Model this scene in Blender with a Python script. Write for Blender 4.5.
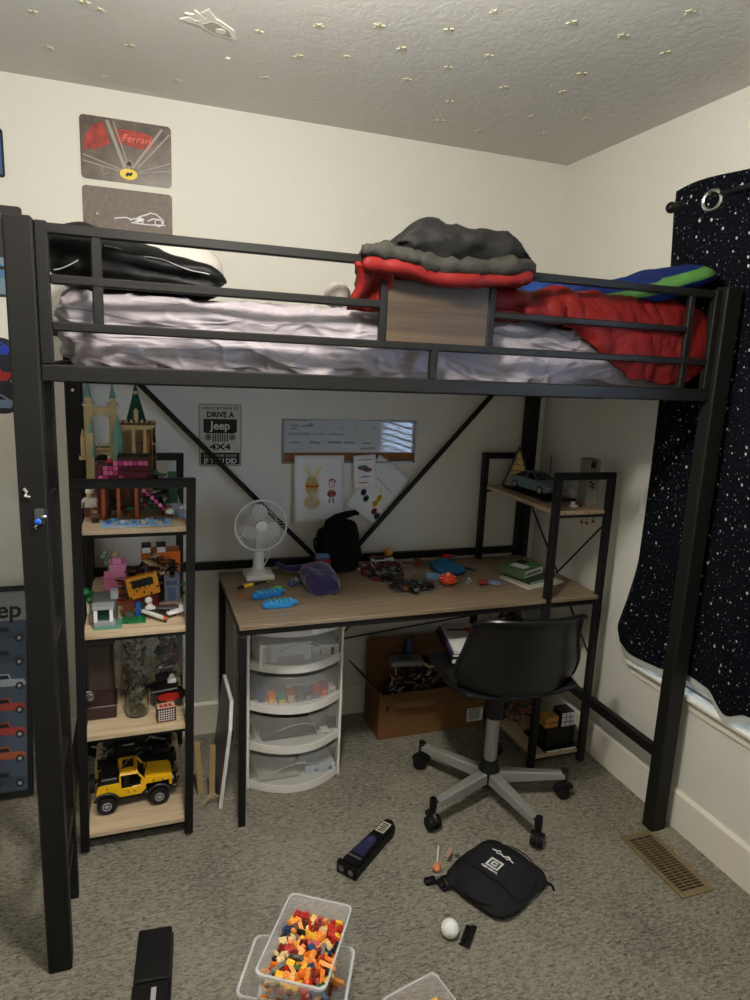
import bpy, bmesh, math, random
from mathutils import Vector, Matrix, noise
from math import pi, sin, cos, radians, sqrt, atan2, hypot
for o in list(bpy.data.objects): bpy.data.objects.remove(o)
C = bpy.context.scene.collection
rnd = random.Random(7)

# ------------------------------------------------------------- camera, light, exposure
def cam_rot(rx, ry, rz):
    cx, sx, cy, sy, cz, sz = cos(rx), sin(rx), cos(ry), sin(ry), cos(rz), sin(rz)
    Rx = Matrix(((1,0,0),(0,cx,-sx),(0,sx,cx))); Rz = Matrix(((cz,-sz,0),(sz,cz,0),(0,0,1)))
    Rr = Matrix(((cy,-sy,0),(sy,cy,0),(0,0,1)))
    return Rz @ Rx @ Rr
cd = bpy.data.cameras.new('camera'); cam = bpy.data.objects.new('camera', cd); C.objects.link(cam)
cd.sensor_fit = 'VERTICAL'; cd.sensor_height = 36; cd.lens = 668.9/1000*36; cd.clip_start = .02
cam.matrix_world = Matrix.Translation((-1.7732, -2.669, 1.563)) @ cam_rot(radians(78.6123), .04455, radians(-19.8265)).to_4x4()
bpy.context.scene.camera = cam
w = bpy.data.worlds.new('world'); bpy.context.scene.world = w; w.use_nodes = True
w.node_tree.nodes['Background'].inputs[0].default_value = (.48, .66, 1, 1)
w.node_tree.nodes['Background'].inputs[1].default_value = 15.0
def area(name, loc, direction, size, size_y, power, col, shape='RECTANGLE'):
    l = bpy.data.lights.new(name, 'AREA'); l.shape = shape; l.size = size; l.size_y = size_y; l.energy = power; l.color = col
    o = bpy.data.objects.new(name, l); C.objects.link(o); o.location = loc
    o.rotation_euler = Vector(direction).to_track_quat('-Z', 'Y').to_euler(); return o
area('ceiling_lamp_light', (-1.55, -1.62, 2.18), (0, 0, -1), .20, .20, 3, (1, .94, .82), 'DISK')
lo = bpy.data.lights.new('ceiling_lamp_glow', 'POINT'); lo.energy = 70; lo.color = (1, .968, .885); lo.shadow_soft_size = .09
oo = bpy.data.objects.new('ceiling_lamp_glow', lo); C.objects.link(oo); oo.location = (-1.55, -1.62, 2.24)
po = area('window_portal', (.04, -1.65, 1.25), (-1, 0, 0), 1.5, 1.6, 1, (1, 1, 1)); po.data.cycles.is_portal = True
vs = bpy.context.scene.view_settings
vs.view_transform = 'Standard'; vs.look = 'None'; vs.gamma = 1; vs.use_curve_mapping = False; vs.exposure = 0.0

# ------------------------------------------------------------- materials
def lin(c): return tuple(((x/255)/12.92 if x/255 <= .04045 else ((x/255+.055)/1.055)**2.4) for x in c) + (1,)
class NT:
    def __init__(s, m): s.m = m; s.n = m.node_tree.nodes; s.l = m.node_tree.links; s.b = s.n['Principled BSDF']
    def new(s, t, **k):
        n = s.n.new(t)
        for a, b in k.items():
            if a in n.inputs: n.inputs[a].default_value = b
            else: setattr(n, a, b)
        return n
    def link(s, a, b): s.l.new(a, b)
MATS = {}
def mat(name, col, rough=.6, metal=0, spec=.5, trans=0, alpha=1, emit=None, bump=None, bscale=60, bstr=.3, bdist=.002, var=0, vscale=8, coat=0, ior=1.45, sheen=0):
    if name in MATS: return MATS[name]
    m = bpy.data.materials.new(name); m.use_nodes = True; t = NT(m); b = t.b
    b.inputs['Base Color'].default_value = lin(col); b.inputs['Roughness'].default_value = rough
    b.inputs['Metallic'].default_value = metal; b.inputs['Specular IOR Level'].default_value = spec
    b.inputs['Transmission Weight'].default_value = trans; b.inputs['Alpha'].default_value = alpha; b.inputs['IOR'].default_value = ior
    b.inputs['Coat Weight'].default_value = coat; b.inputs['Sheen Weight'].default_value = sheen
    if emit: b.inputs['Emission Color'].default_value = lin(emit[0]); b.inputs['Emission Strength'].default_value = emit[1]
    co = t.new('ShaderNodeTexCoord')
    if var:
        n = t.new('ShaderNodeTexNoise', Scale=vscale, Detail=4.0); t.link(co.outputs['Object'], n.inputs['Vector'])
        r = t.new('ShaderNodeMapRange'); r.inputs[1].default_value = .3; r.inputs[2].default_value = .7; r.inputs[3].default_value = 1-var; r.inputs[4].default_value = 1+var
        t.link(n.outputs[0], r.inputs[0]); h = t.new('ShaderNodeHueSaturation'); h.inputs['Color'].default_value = lin(col)
        t.link(r.outputs[0], h.inputs['Value']); t.link(h.outputs[0], b.inputs['Base Color'])
    if bump:
        n = t.new('ShaderNodeTexNoise', Scale=bscale, Detail=3.0); t.link(co.outputs['Object'], n.inputs['Vector'])
        u = t.new('ShaderNodeBump', Strength=bstr, Distance=bdist); t.link(n.outputs[0], u.inputs['Height']); t.link(u.outputs[0], b.inputs['Normal'])
    MATS[name] = m; return m
def wood(name, c1, c2, axis=0, rough=.5, sc=1.0):
    m = mat(name, c1, rough); t = NT(m); co = t.new('ShaderNodeTexCoord'); mp = t.new('ShaderNodeMapping')
    s = [70*sc]*3; s[axis] = 3*sc; mp.inputs['Scale'].default_value = s
    n = t.new('ShaderNodeTexNoise', Scale=1.0, Detail=6.0, Roughness=.65, Distortion=.4)
    t.link(co.outputs['Object'], mp.inputs[0]); t.link(mp.outputs[0], n.inputs['Vector'])
    r = t.new('ShaderNodeValToRGB'); r.color_ramp.elements[0].position = .32; r.color_ramp.elements[1].position = .68
    r.color_ramp.elements[0].color = lin(c2); r.color_ramp.elements[1].color = lin(c1)
    t.link(n.outputs[0], r.inputs[0]); t.link(r.outputs[0], t.b.inputs['Base Color'])
    u = t.new('ShaderNodeBump', Strength=.2, Distance=.001); t.link(n.outputs[0], u.inputs['Height']); t.link(u.outputs[0], t.b.inputs['Normal']); return m

M_wall = mat('wall_paint', (214,211,200), .75, spec=.25, bump=1, bscale=70, bstr=.35, bdist=.003)
M_ceil = mat('ceiling_paint', (205,203,196), .8, spec=.25)
t = NT(M_ceil); co = t.new('ShaderNodeTexCoord'); n1 = t.new('ShaderNodeTexNoise', Scale=22.0, Detail=5.0, Roughness=.6, Distortion=1.2)
t.link(co.outputs['Object'], n1.inputs['Vector'])
r = t.new('ShaderNodeValToRGB'); r.color_ramp.elements[0].position = .38; r.color_ramp.elements[1].position = .62
t.link(n1.outputs[0], r.inputs[0]); u = t.new('ShaderNodeBump', Strength=.22, Distance=.003); t.link(r.outputs[0], u.inputs['Height']); t.link(u.outputs[0], t.b.inputs['Normal'])
M_base = mat('trim_paint', (226,220,205), .4)
M_carpet = mat('carpet', (120,112,100), .95, spec=.1, sheen=.2)
t = NT(M_carpet); co = t.new('ShaderNodeTexCoord')
mp = t.new('ShaderNodeMapping'); mp.inputs['Scale'].default_value = (55, 130, 55); mp.inputs['Rotation'].default_value = (0,0,radians(8))
n1 = t.new('ShaderNodeTexNoise', Scale=1.0, Detail=4.0, Roughness=.75, Distortion=.8); t.link(co.outputs['Object'], mp.inputs[0]); t.link(mp.outputs[0], n1.inputs['Vector'])
n2 = t.new('ShaderNodeTexNoise', Scale=420.0, Detail=2.0); t.link(co.outputs['Object'], n2.inputs['Vector'])
n3 = t.new('ShaderNodeTexNoise', Scale=3.0, Detail=3.0); t.link(co.outputs['Object'], n3.inputs['Vector'])
a = t.new('ShaderNodeMath', operation='ADD'); mu = t.new('ShaderNodeMath', operation='MULTIPLY'); mu.inputs[1].default_value = .65
t.link(n2.outputs[0], mu.inputs[0]); t.link(n1.outputs[0], a.inputs[0]); t.link(mu.outputs[0], a.inputs[1])
a2 = t.new('ShaderNodeMath', operation='ADD'); mu2 = t.new('ShaderNodeMath', operation='MULTIPLY'); mu2.inputs[1].default_value = .25
t.link(n3.outputs[0], mu2.inputs[0]); t.link(a.outputs[0], a2.inputs[0]); t.link(mu2.outputs[0], a2.inputs[1])
r = t.new('ShaderNodeValToRGB'); r.color_ramp.elements[0].position = .72; r.color_ramp.elements[1].position = 1.12
r.color_ramp.elements[1].position = .97
r.color_ramp.elements[0].color = lin((62,56,46)); r.color_ramp.elements[1].color = lin((190,180,155))
mm = t.new('ShaderNodeMath', operation='MULTIPLY'); mm.inputs[1].default_value = .93
t.link(a2.outputs[0], mm.inputs[0]); t.link(mm.outputs[0], r.inputs[0]); t.link(r.outputs[0], t.b.inputs['Base Color'])
u = t.new('ShaderNodeBump', Strength=1.0, Distance=.016); t.link(a.outputs[0], u.inputs['Height']); t.link(u.outputs[0], t.b.inputs['Normal'])

M_metal = mat('black_powder_coat', (25,24,22), .5, spec=.25)
M_metal2 = mat('black_steel_dull', (24,23,23), .5, spec=.3)
M_desk = wood('desk_oak', (142,124,100), (110,94,74), 0)
M_shelfw = wood('shelf_oak', (214,192,160), (176,152,120), 0)
M_shelfy = wood('shelf_oak_side', (196,174,142), (160,138,108), 1)
M_panel = wood('rustic_panel', (86,69,51), (44,34,25), 0, sc=.35)
M_sheet = mat('bed_sheet', (140,132,136), .55, spec=.35, bump=1, bscale=28, bstr=.3, bdist=.006)
# creased cotton: ridged noise bump in three stretched directions
t = NT(M_sheet); co = t.new('ShaderNodeTexCoord'); acc = None
for rot, scl in ((28, (2.2, 5, 9)), (-42, (2.2, 5, 10)), (60, (3, 5, 8))):
    mp = t.new('ShaderNodeMapping'); mp.inputs['Rotation'].default_value = (0, radians(rot), 0); mp.inputs['Scale'].default_value = scl; t.link(co.outputs['Object'], mp.inputs[0])
    nz = t.new('ShaderNodeTexNoise', Scale=1.0, Detail=2.0, Distortion=1.0); t.link(mp.outputs[0], nz.inputs['Vector'])
    s1_ = t.new('ShaderNodeMath', operation='SUBTRACT'); s1_.inputs[1].default_value = .5; t.link(nz.outputs[0], s1_.inputs[0])
    s2_ = t.new('ShaderNodeMath', operation='ABSOLUTE'); t.link(s1_.outputs[0], s2_.inputs[0])
    s3_ = t.new('ShaderNodeMapRange', interpolation_type='SMOOTHSTEP'); s3_.inputs[1].default_value = .0; s3_.inputs[2].default_value = .07; s3_.inputs[3].default_value = 1; s3_.inputs[4].default_value = 0; t.link(s2_.outputs[0], s3_.inputs[0])
    if acc is None: acc = s3_.outputs[0]
    else: ad_ = t.new('ShaderNodeMath', operation='ADD'); t.link(acc, ad_.inputs[0]); t.link(s3_.outputs[0], ad_.inputs[1]); acc = ad_.outputs[0]
bq = t.new('ShaderNodeBump', Strength=.45, Distance=.006); t.link(acc, bq.inputs['Height']); t.link(bq.outputs[0], t.b.inputs['Normal'])
M_black = mat('black_plastic', (16,16,17), .45, spec=.35)
M_blackg = mat('black_gloss', (14,14,15), .3, spec=.4)
M_blackf = mat('black_fabric', (14,14,16), .85, spec=.2, bump=1, bscale=400, bstr=.3, bdist=.001)
M_satin = mat('black_satin', (11,11,12), .55, spec=.22, bump=1, bscale=18, bstr=.5, bdist=.01)
M_white = mat('white_plastic', (225,222,214), .4)
M_whitem = mat('white_matte', (222,220,214), .7)
M_chrome = mat('chrome', (200,198,192), .25, 1)
M_silver = mat('silver_paint', (158,156,150), .4, .4)
M_rubber = mat('rubber', (22,22,22), .7)
M_grey = mat('grey_quilt', (50,48,43), .8, spec=.15, bump=1, bscale=40, bstr=.6, bdist=.010)
M_dkgrey = mat('dark_quilt', (28,27,26), .7, spec=.25, bump=1, bscale=30, bstr=.5, bdist=.008)
M_red = mat('red_quilt', (104,17,13), .6, spec=.25, bump=1, bscale=24, bstr=.5, bdist=.010)
M_glass = mat('window_glass', (255,255,255), .02, trans=1, ior=1.45)
M_card = mat('cardboard', (118,84,52), .85, spec=.15, var=.08)
M_cardi = mat('cardboard_inside', (96,70,46), .9, spec=.1, var=.08)
M_paper = mat('paper', (222,222,222), .8, spec=.2)
M_ink = mat('ink_black', (22,22,24), .7)
def cm(name, col, rough=.45, **k): return mat(name, col, rough, **k)
RED = cm('toy_red', (190,30,24)); ORG = cm('toy_orange', (232,112,24)); YEL = cm('toy_yellow', (245,196,40)); LYE = cm('toy_light_yellow', (250,222,120))
BLU = cm('toy_blue', (30,84,160)); GRN = cm('toy_green', (28,110,58)); TAN = cm('toy_tan', (186,166,120)); WHT = cm('toy_white', (232,230,224))
BLK = cm('toy_black', (26,26,27)); LGY = cm('toy_light_grey', (150,152,154)); DGY = cm('toy_dark_grey', (84,86,88)); BRN = cm('toy_brown', (104,58,30))
PNK = cm('toy_pink', (232,120,168)); MAG = cm('toy_magenta', (206,52,124)); DRD = cm('toy_dark_red', (92,20,30)); LBL = cm('toy_light_blue', (140,176,214))
SGR = cm('toy_sand_green', (92,138,118)); DGR = cm('toy_dark_green', (18,70,56)); DOR = cm('toy_dark_orange', (184,92,36)); TRB = cm('toy_azure', (30,120,190))

# ------------------------------------------------------------- mesh builder
class MB:
    def __init__(s): s.v = []; s.f = []; s.m = []; s.uv = {}
    def add(s, vs, fs, mi=0):
        o = len(s.v); s.v += [Vector(p) for p in vs]; s.f += [tuple(i+o for i in f) for f in fs]; s.m += [mi]*len(fs); return s
    def mark(s): return len(s.v)
    def tr(s, M, i0=0):
        for i in range(i0, len(s.v)): s.v[i] = M @ s.v[i]
        return s
    def box(s, x0, x1, y0, y1, z0, z1, mi=0, b=0):
        if x0 > x1: x0, x1 = x1, x0
        if y0 > y1: y0, y1 = y1, y0
        if z0 > z1: z0, z1 = z1, z0
        if b <= 0:
            return s.add([(x0,y0,z0),(x1,y0,z0),(x1,y1,z0),(x0,y1,z0),(x0,y0,z1),(x1,y0,z1),(x1,y1,z1),(x0,y1,z1)],
                  [(0,3,2,1),(4,5,6,7),(0,1,5,4),(1,2,6,5),(2,3,7,6),(3,0,4,7)], mi)
        b = min(b, (x1-x0)*.45, (y1-y0)*.45, (z1-z0)*.45)
        bm = bmesh.new(); bmesh.ops.create_cube(bm, size=1)
        for q in bm.verts: q.co = Vector(((x0+x1)/2+q.co.x*(x1-x0), (y0+y1)/2+q.co.y*(y1-y0), (z0+z1)/2+q.co.z*(z1-z0)))
        bmesh.ops.bevel(bm, geom=list(bm.edges), offset=b, segments=2 if b > .004 else 1, profile=.6, affect='EDGES')
        bm.verts.index_update(); vs = [q.co.copy() for q in bm.verts]; fs = [tuple(q.index for q in f.verts) for f in bm.faces]; bm.free()
        return s.add(vs, fs, mi)
    def cyl(s, p0, p1, r0, r1=None, n=12, mi=0, cap=True):
        r1 = r0 if r1 is None else r1; p0 = Vector(p0); p1 = Vector(p1); d = (p1-p0).normalized()
        a = d.orthogonal().normalized(); b = d.cross(a); vs = []
        for p, r in ((p0, r0), (p1, r1)):
            for i in range(n): t = 2*pi*i/n; vs.append(p+(a*cos(t)+b*sin(t))*r)
        fs = [(i, (i+1) % n, n+(i+1) % n, n+i) for i in range(n)]
        if cap: fs += [tuple(range(n-1, -1, -1)), tuple(range(n, 2*n))]
        return s.add(vs, fs, mi)
    def tube(s, pts, r, n=8, mi=0, closed=False):
        pts = [Vector(p) for p in pts]; L = len(pts); vs = []; prev = None
        rr = r if hasattr(r, '__len__') else [r]*L
        for i, p in enumerate(pts):
            if closed: d = pts[(i+1) % L]-pts[i-1]
            else: d = pts[min(i+1, L-1)]-pts[max(i-1, 0)]
            d.normalize(); a = d.orthogonal().normalized() if prev is None else (prev-d*prev.dot(d)).normalized()
            prev = a; b = d.cross(a)
            for k in range(n): t = 2*pi*k/n; vs.append(p+(a*cos(t)+b*sin(t))*rr[i])
        fs = []
        for i in range(L if closed else L-1):
            j = (i+1) % L
            for k in range(n): fs.append((i*n+k, i*n+(k+1) % n, j*n+(k+1) % n, j*n+k))
        if not closed: fs += [tuple(range(n-1, -1, -1)), tuple(range((L-1)*n, L*n))]
        return s.add(vs, fs, mi)
    def sph(s, c, r, n=16, mi=0):
        r = r if hasattr(r, '__len__') else (r, r, r); m = n//2; vs = []; fs = []
        for j in range(1, m):
            for i in range(n): a = pi*j/m; b = 2*pi*i/n; vs.append((c[0]+r[0]*sin(a)*cos(b), c[1]+r[1]*sin(a)*sin(b), c[2]+r[2]*cos(a)))
        T = len(vs); vs += [(c[0], c[1], c[2]+r[2]), (c[0], c[1], c[2]-r[2])]
        for j in range(m-2):
            for i in range(n): fs.append((j*n+i, (j+1)*n+i, (j+1)*n+(i+1) % n, j*n+(i+1) % n))
        for i in range(n): fs.append((T, i, (i+1) % n)); fs.append((T+1, (m-2)*n+(i+1) % n, (m-2)*n+i))
        return s.add(vs, fs, mi)
    def lathe(s, prof, c=(0,0,0), n=24, mi=0, cap=True):
        vs = []; fs = []
        for r, z in prof:
            for i in range(n): t = 2*pi*i/n; vs.append((c[0]+r*cos(t), c[1]+r*sin(t), c[2]+z))
        for j in range(len(prof)-1):
            for i in range(n): fs.append((j*n+i, j*n+(i+1) % n, (j+1)*n+(i+1) % n, (j+1)*n+i))
        if cap: fs += [tuple(range(n-1, -1, -1)), tuple(range((len(prof)-1)*n, len(prof)*n))]
        return s.add(vs, fs, mi)
    def torus(s, c, R, r, axis='y', n=32, k=8, mi=0):
        pts = []
        for i in range(n):
            t = 2*pi*i/n; a, b = R*cos(t), R*sin(t)
            pts.append({'y': (c[0]+a, c[1], c[2]+b), 'x': (c[0], c[1]+a, c[2]+b), 'z': (c[0]+a, c[1]+b, c[2])}[axis])
        return s.tube(pts, r, k, mi, True)
    def prism(s, poly, d0, d1, plane='xz', mi=0):
        n = len(poly); f = {'xz': lambda p, d: (p[0], d, p[1]), 'xy': lambda p, d: (p[0], p[1], d), 'yz': lambda p, d: (d, p[0], p[1])}[plane]
        vs = [f(p, d0) for p in poly]+[f(p, d1) for p in poly]
        fs = [tuple(range(n)), tuple(range(2*n-1, n-1, -1))]+[(i, n+i, n+(i+1) % n, (i+1) % n) for i in range(n)]
        return s.add(vs, fs, mi)
    def grid(s, fn, nu, nv, mi=0, uv=None):
        o = len(s.v); vs = [fn(i/(nu-1), j/(nv-1)) for j in range(nv) for i in range(nu)]
        fs = [(j*nu+i, j*nu+i+1, (j+1)*nu+i+1, (j+1)*nu+i) for j in range(nv-1) for i in range(nu-1)]
        s.add(vs, fs, mi)
        if uv:
            for j in range(nv):
                for i in range(nu): s.uv[o+j*nu+i] = uv(i/(nu-1), j/(nv-1))
        return s
    def soft(s, c, h, r, seg=.02, disp=None, warp=None, mi=0):
        # rounded soft box: centre c, half sizes h, rounding r, normal displacement disp(p,n), then warp(p)
        key = {}; vs = []; fs = []
        ns = [max(2, min(300, int(2*h[i]/seg))) for i in range(3)]
        def V(q):
            k = tuple(round(x, 5) for x in q)
            if k not in key: key[k] = len(vs); vs.append(Vector(q))
            return key[k]
        for ax in range(3):
            a, b = [(1,2),(2,0),(0,1)][ax]
            for sg in (-1, 1):
                for i in range(ns[a]):
                    for j in range(ns[b]):
                        quad = []
                        for di, dj in ((0,0),(1,0),(1,1),(0,1)):
                            q = [0,0,0]; q[ax] = sg*h[ax]; q[a] = h[a]*(2*(i+di)/ns[a]-1); q[b] = h[b]*(2*(j+dj)/ns[b]-1); quad.append(V(q))
                        if sg < 0: quad.reverse()
                        fs.append(tuple(quad))
        rr = r if hasattr(r, '__len__') else (r, r, r); out = []
        for q in vs:
            inn = Vector([max(-(h[i]-rr[i]), min(h[i]-rr[i], q[i])) for i in range(3)])
            d = q-inn; e = Vector([d[i]/rr[i] if rr[i] > 0 else 0 for i in range(3)]); L = e.length
            n = Vector([e[i]/rr[i] for i in range(3)]).normalized() if L > 0 else Vector((0,0,1))
            p = inn+Vector([e[i]/max(L, 1e-6)*rr[i] for i in range(3)]) if L > 1e-6 else q
            p = p+Vector(c)
            if disp: p = p+n*disp(p, n)
            if warp: p = Vector(warp(p))
            out.append(p)
        return s.add(out, fs, mi)
    def text(s, txt, size, M, mi=0, ext=.0006, sx=1.0, align='CENTER', bold=0.0, shear=0.0):
        cu = bpy.data.curves.new('lettering', 'FONT'); cu.body = txt; cu.size = size; cu.extrude = ext; cu.align_x = align; cu.align_y = 'CENTER'; cu.resolution_u = 3
        cu.offset = bold; cu.shear = shear
        ob = bpy.data.objects.new('lettering', cu); C.objects.link(ob); bpy.context.view_layer.update()
        me = ob.evaluated_get(bpy.context.evaluated_depsgraph_get()).to_mesh()
        vs = [M @ Vector((p.co.x*sx, p.co.y, p.co.z)) for p in me.vertices]; fs = [tuple(p.vertices) for p in me.polygons]
        bpy.data.objects.remove(ob); bpy.data.curves.remove(cu)
        return s.add(vs, fs, mi)
    def build(s, name, mats, parent=None, smooth=False, local=False, sharp=True):
        me = bpy.data.meshes.new(name)
        vs = s.v
        if parent is not None and not local:
            Mi = wm(parent).inverted(); vs = [Mi @ p for p in s.v]
        me.from_pydata([tuple(p) for p in vs], [], s.f)
        mats = mats if isinstance(mats, (list, tuple)) else [mats]
        for m in mats: me.materials.append(m)
        me.polygons.foreach_set('material_index', s.m)
        bm = bmesh.new(); bm.from_mesh(me)
        bmesh.ops.recalc_face_normals(bm, faces=bm.faces)
        if s.uv:
            L = bm.loops.layers.uv.new('UVMap'); bm.verts.index_update()
            for f in bm.faces:
                for l in f.loops: l[L].uv = s.uv.get(l.vert.index, (0,0))
        bm.to_mesh(me); bm.free()
        if smooth:
            me.polygons.foreach_set('use_smooth', [True]*len(me.polygons))
            if sharp and hasattr(me, 'set_sharp_from_angle'): me.set_sharp_from_angle(angle=radians(40))
        me.update()
        o = bpy.data.objects.new(name, me); C.objects.link(o)
        if parent is not None: o.parent = parent
        return o
def wm(o):
    M = Matrix.Translation(o.location) @ o.rotation_euler.to_matrix().to_4x4()
    return wm(o.parent) @ M if o.parent is not None else M
def tag(o, label, cat, group=None, kind=None):
    if label: o['label'] = label
    if cat: o['category'] = cat
    if group: o['group'] = group
    if kind: o['kind'] = kind
    return o
def thing(name, loc, label, cat, group=None, rz=0):
    o = bpy.data.objects.new(name, None); o.empty_display_size = .05; C.objects.link(o)
    o.location = loc; o.rotation_euler = (0, 0, rz); return tag(o, label, cat, group)
def struct(o): o['kind'] = 'structure'; return o
def copy_tree(o, parent=None):
    c = o.copy(); C.objects.link(c)
    if parent is not None: c.parent = parent
    for ch in [x for x in bpy.data.objects if x.parent == o]: copy_tree(ch, c)
    return c
def fbm(p, sc, oct=3):
    q = Vector(p)*sc; a = 1; t = 0
    for _ in range(oct): t += a*noise.noise(q); q = q*2.03; a *= .5
    return t
def ridge(p, sc):
    q = Vector(p)*sc; return 1-abs(noise.noise(q))*2
RX = Matrix.Rotation(radians(90), 4, 'X')          # text upright, facing -y
def Tm(x, y, z, rz=0): return Matrix.Translation((x, y, z)) @ Matrix.Rotation(rz, 4, 'Z')

# ============================================================= ROOM
H = 2.44; XL = -3.1; YF = -3.8
struct(MB().box(XL, 0, YF, 0, -.05, 0).build('floor', M_carpet))
struct(MB().box(XL-.1, .1, YF-.1, .1, H, H+.05).build('ceiling', M_ceil))
struct(MB().box(XL-.1, .1, 0, .1, 0, H).build('wall_back', M_wall))
struct(MB().box(XL-.1, XL, YF-.1, 0, 0, H).build('wall_left', M_wall))
struct(MB().box(XL-.1, .1, YF-.1, YF, 0, H).build('wall_front', M_wall))
WY0, WY1, WZ0, WZ1 = -2.4, -.85, .50, 2.03
mb = MB().box(0, .12, YF, WY0, 0, H).box(0, .12, WY1, 0, 0, H).box(0, .12, WY0, WY1, 0, WZ0).box(0, .12, WY0, WY1, WZ1, H)
struct(mb.build('wall_right', M_wall))
mb = MB()
for y0, y1, z0, z1 in ((WY0, WY1, WZ0, WZ0+.04), (WY0, WY1, WZ1-.04, WZ1), (WY0, WY0+.04, WZ0, WZ1), (WY1-.04, WY1, WZ0, WZ1), (-1.65, -1.60, WZ0, WZ1)):
    mb.box(.055, .095, y0, y1, z0, z1, 0, .004)
win = struct(mb.build('window_1', M_white))
MB().box(.072, .076, WY0+.03, WY1-.03, WZ0+.03, WZ1-.03).build('glass_pane', M_glass, win)
struct(MB().box(-.028, .05, WY0-.05, WY1+.11, WZ0-.016, WZ0-.001, 0, .003).box(-.008, 0, WY0-.04, WY1+.10, WZ0-.055, WZ0-.016, 0, .002).build('trim_1', M_base))
def baseb(name, f):
    mb = MB(); mb.box(*f, 0, .137, 0, 0)
    struct(mb.build(name, M_base))
mb = MB().prism([(-.014,0),(0,0),(0,.142),(-.006,.142),(-.014,.132)], XL, 0, 'yz'); struct(mb.build('baseboard_back', M_base))
mb = MB().prism([(-.014,0),(0,0),(0,.142),(-.006,.142),(-.014,.132)], YF, -.014, 'xz'); struct(mb.build('baseboard_right', M_base))
mb = MB().prism([(XL+.014,0),(XL,0),(XL,.142),(XL+.006,.142),(XL+.014,.132)], YF, -.014, 'xz'); struct(mb.build('baseboard_left', M_base))
# ceiling lamp (behind and above the camera's view)
t_ = thing('ceiling_lamp', (-1.55, -1.62, 2.4395), 'white pendant ceiling lamp stem in the middle of the ceiling', 'lamp')
MB().lathe([(.002, 0), (.07, 0), (.06, -.025), (.008, -.03), (.008,-.07), (.03,-.075), (.03,-.095), (.002,-.095)], (-1.55, -1.62, 2.4395), 32).build('stem', M_white, t_, True)
# window blind
bl = thing('window_blind', (.035, -1.6, 2.0), 'white horizontal window blind hanging behind the star curtain', 'blind')
MB().box(.02, .05, WY0+.04, WY1-.04, 1.96, 2.0, 0, .004).build('head_rail', M_white, bl)
mb = MB()
for k in range(32):
    z = 1.94-k*.0445
    i0 = mb.mark(); mb.box(-.0215, .0215, WY0+.05, WY1-.05, -.0045, .0045)
    mb.tr(Matrix.Translation((.030, 0, z)) @ Matrix.Rotation(radians(8), 4, 'Y'), i0)
mb.build('slats', M_white, bl)
MB().box(.02, .052, WY0+.045, WY1-.045, .508, .535, 0, .003).build('bottom_rail', M_white, bl)

# star curtain (one panel, pulled to the left part of the window)
M_cur = mat('star_fabric', (6,8,16), .9, spec=.12)
t = NT(M_cur); uvn = t.new('ShaderNodeUVMap')
last = None
for sc, th, br, sd in ((19, .062, .85, 0), (42, .065, .35, 3.3), (85, .10, .06, 7.7)):
    mp = t.new('ShaderNodeMapping'); mp.inputs['Scale'].default_value = (sc, sc, 1); mp.inputs['Location'].default_value = (sd, sd, 0)
    vo = t.new('ShaderNodeTexVoronoi', voronoi_dimensions='2D', Scale=1.0); t.link(uvn.outputs[0], mp.inputs[0]); t.link(mp.outputs[0], vo.inputs['Vector'])
    sx = t.new('ShaderNodeSeparateColor'); t.link(vo.outputs['Color'], sx.inputs[0])
    tm = t.new('ShaderNodeMath', operation='MULTIPLY'); tm.inputs[1].default_value = th*1.6; t.link(sx.outputs[0], tm.inputs[0])
    lt = t.new('ShaderNodeMath', operation='LESS_THAN'); t.link(vo.outputs['Distance'], lt.inputs[0]); t.link(tm.outputs[0], lt.inputs[1])
    ml = t.new('ShaderNodeMath', operation='MULTIPLY'); ml.inputs[1].default_value = br; t.link(lt.outputs[0], ml.inputs[0])
    if last is None: last = ml.outputs[0]
    else:
        mx = t.new('ShaderNodeMath', operation='MAXIMUM'); t.link(last, mx.inputs[0]); t.link(ml.outputs[0], mx.inputs[1]); last = mx.outputs[0]
cx = t.new('ShaderNodeMix', data_type='RGBA'); cx.inputs[6].default_value = lin((6,8,16)); cx.inputs[7].default_value = lin((200,202,204))
t.link(last, cx.inputs[0]); t.link(cx.outputs[2], t.b.inputs['Base Color'])
cur = thing('curtain', (-.045, -1.15, .5), 'navy blackout curtain printed with white stars hanging on the window wall', 'curtain')
CY0, CY1 = -.735, -1.50
def cur_x(y, z):
    top = max(0, min(1, (z-1.7)/.4))
    ph = (y+.85)/.17*pi
    a = .014*top+.011*(1-top)
    base = -.062*top-.032*(1-top); a = .014*top+.009*(1-top)
    xx = base-a*cos(ph*.92+.3*(1-top)*sin(z*2.1))
    return xx
def cur_bot(y):
    u = -(y+.69)
    pts = [(0,.60),(.03,.555),(.1,.535),(.24,.545),(.35,.575),(.44,.572),(.53,.525),(.60,.56),(.70,.60),(.85,.57)]
    for (a, za), (b, zb) in zip(pts, pts[1:]):
        if a <= u <= b: f = (u-a)/(b-a); f = f*f*(3-2*f); return za+(zb-za)*f
    return .57
def curtain_pt(off=0, drop=0):
    def f(u, v):
        y = CY0+(CY1-CY0)*u; zb = cur_bot(y)-drop
        zt = 2.176-.006*sin((y+.75)*9); z = zt+(zb-zt)*v
        q = max(0, min(1, (.90-z)/.28)); y2 = y+.062*q**1.3*(1-u)**3-.012*(1-u)*sin(pi*v)-(.03*max(0, min(1, (.60-z)/.06))*(1-u)**8)
        return (cur_x(y, z)+off, y2, z)
    return f
o = MB().grid(curtain_pt(), 90, 110, 0, lambda u, v: (u*.9, v*1.65)).build('fabric', M_cur, cur, True)
sm = o.modifiers.new('thick', 'SOLIDIFY'); sm.thickness = .0025
MB().grid(curtain_pt(.004, .026), 70, 60).build('lining', mat('curtain_lining', (178,176,170), .8), cur, True)
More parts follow.
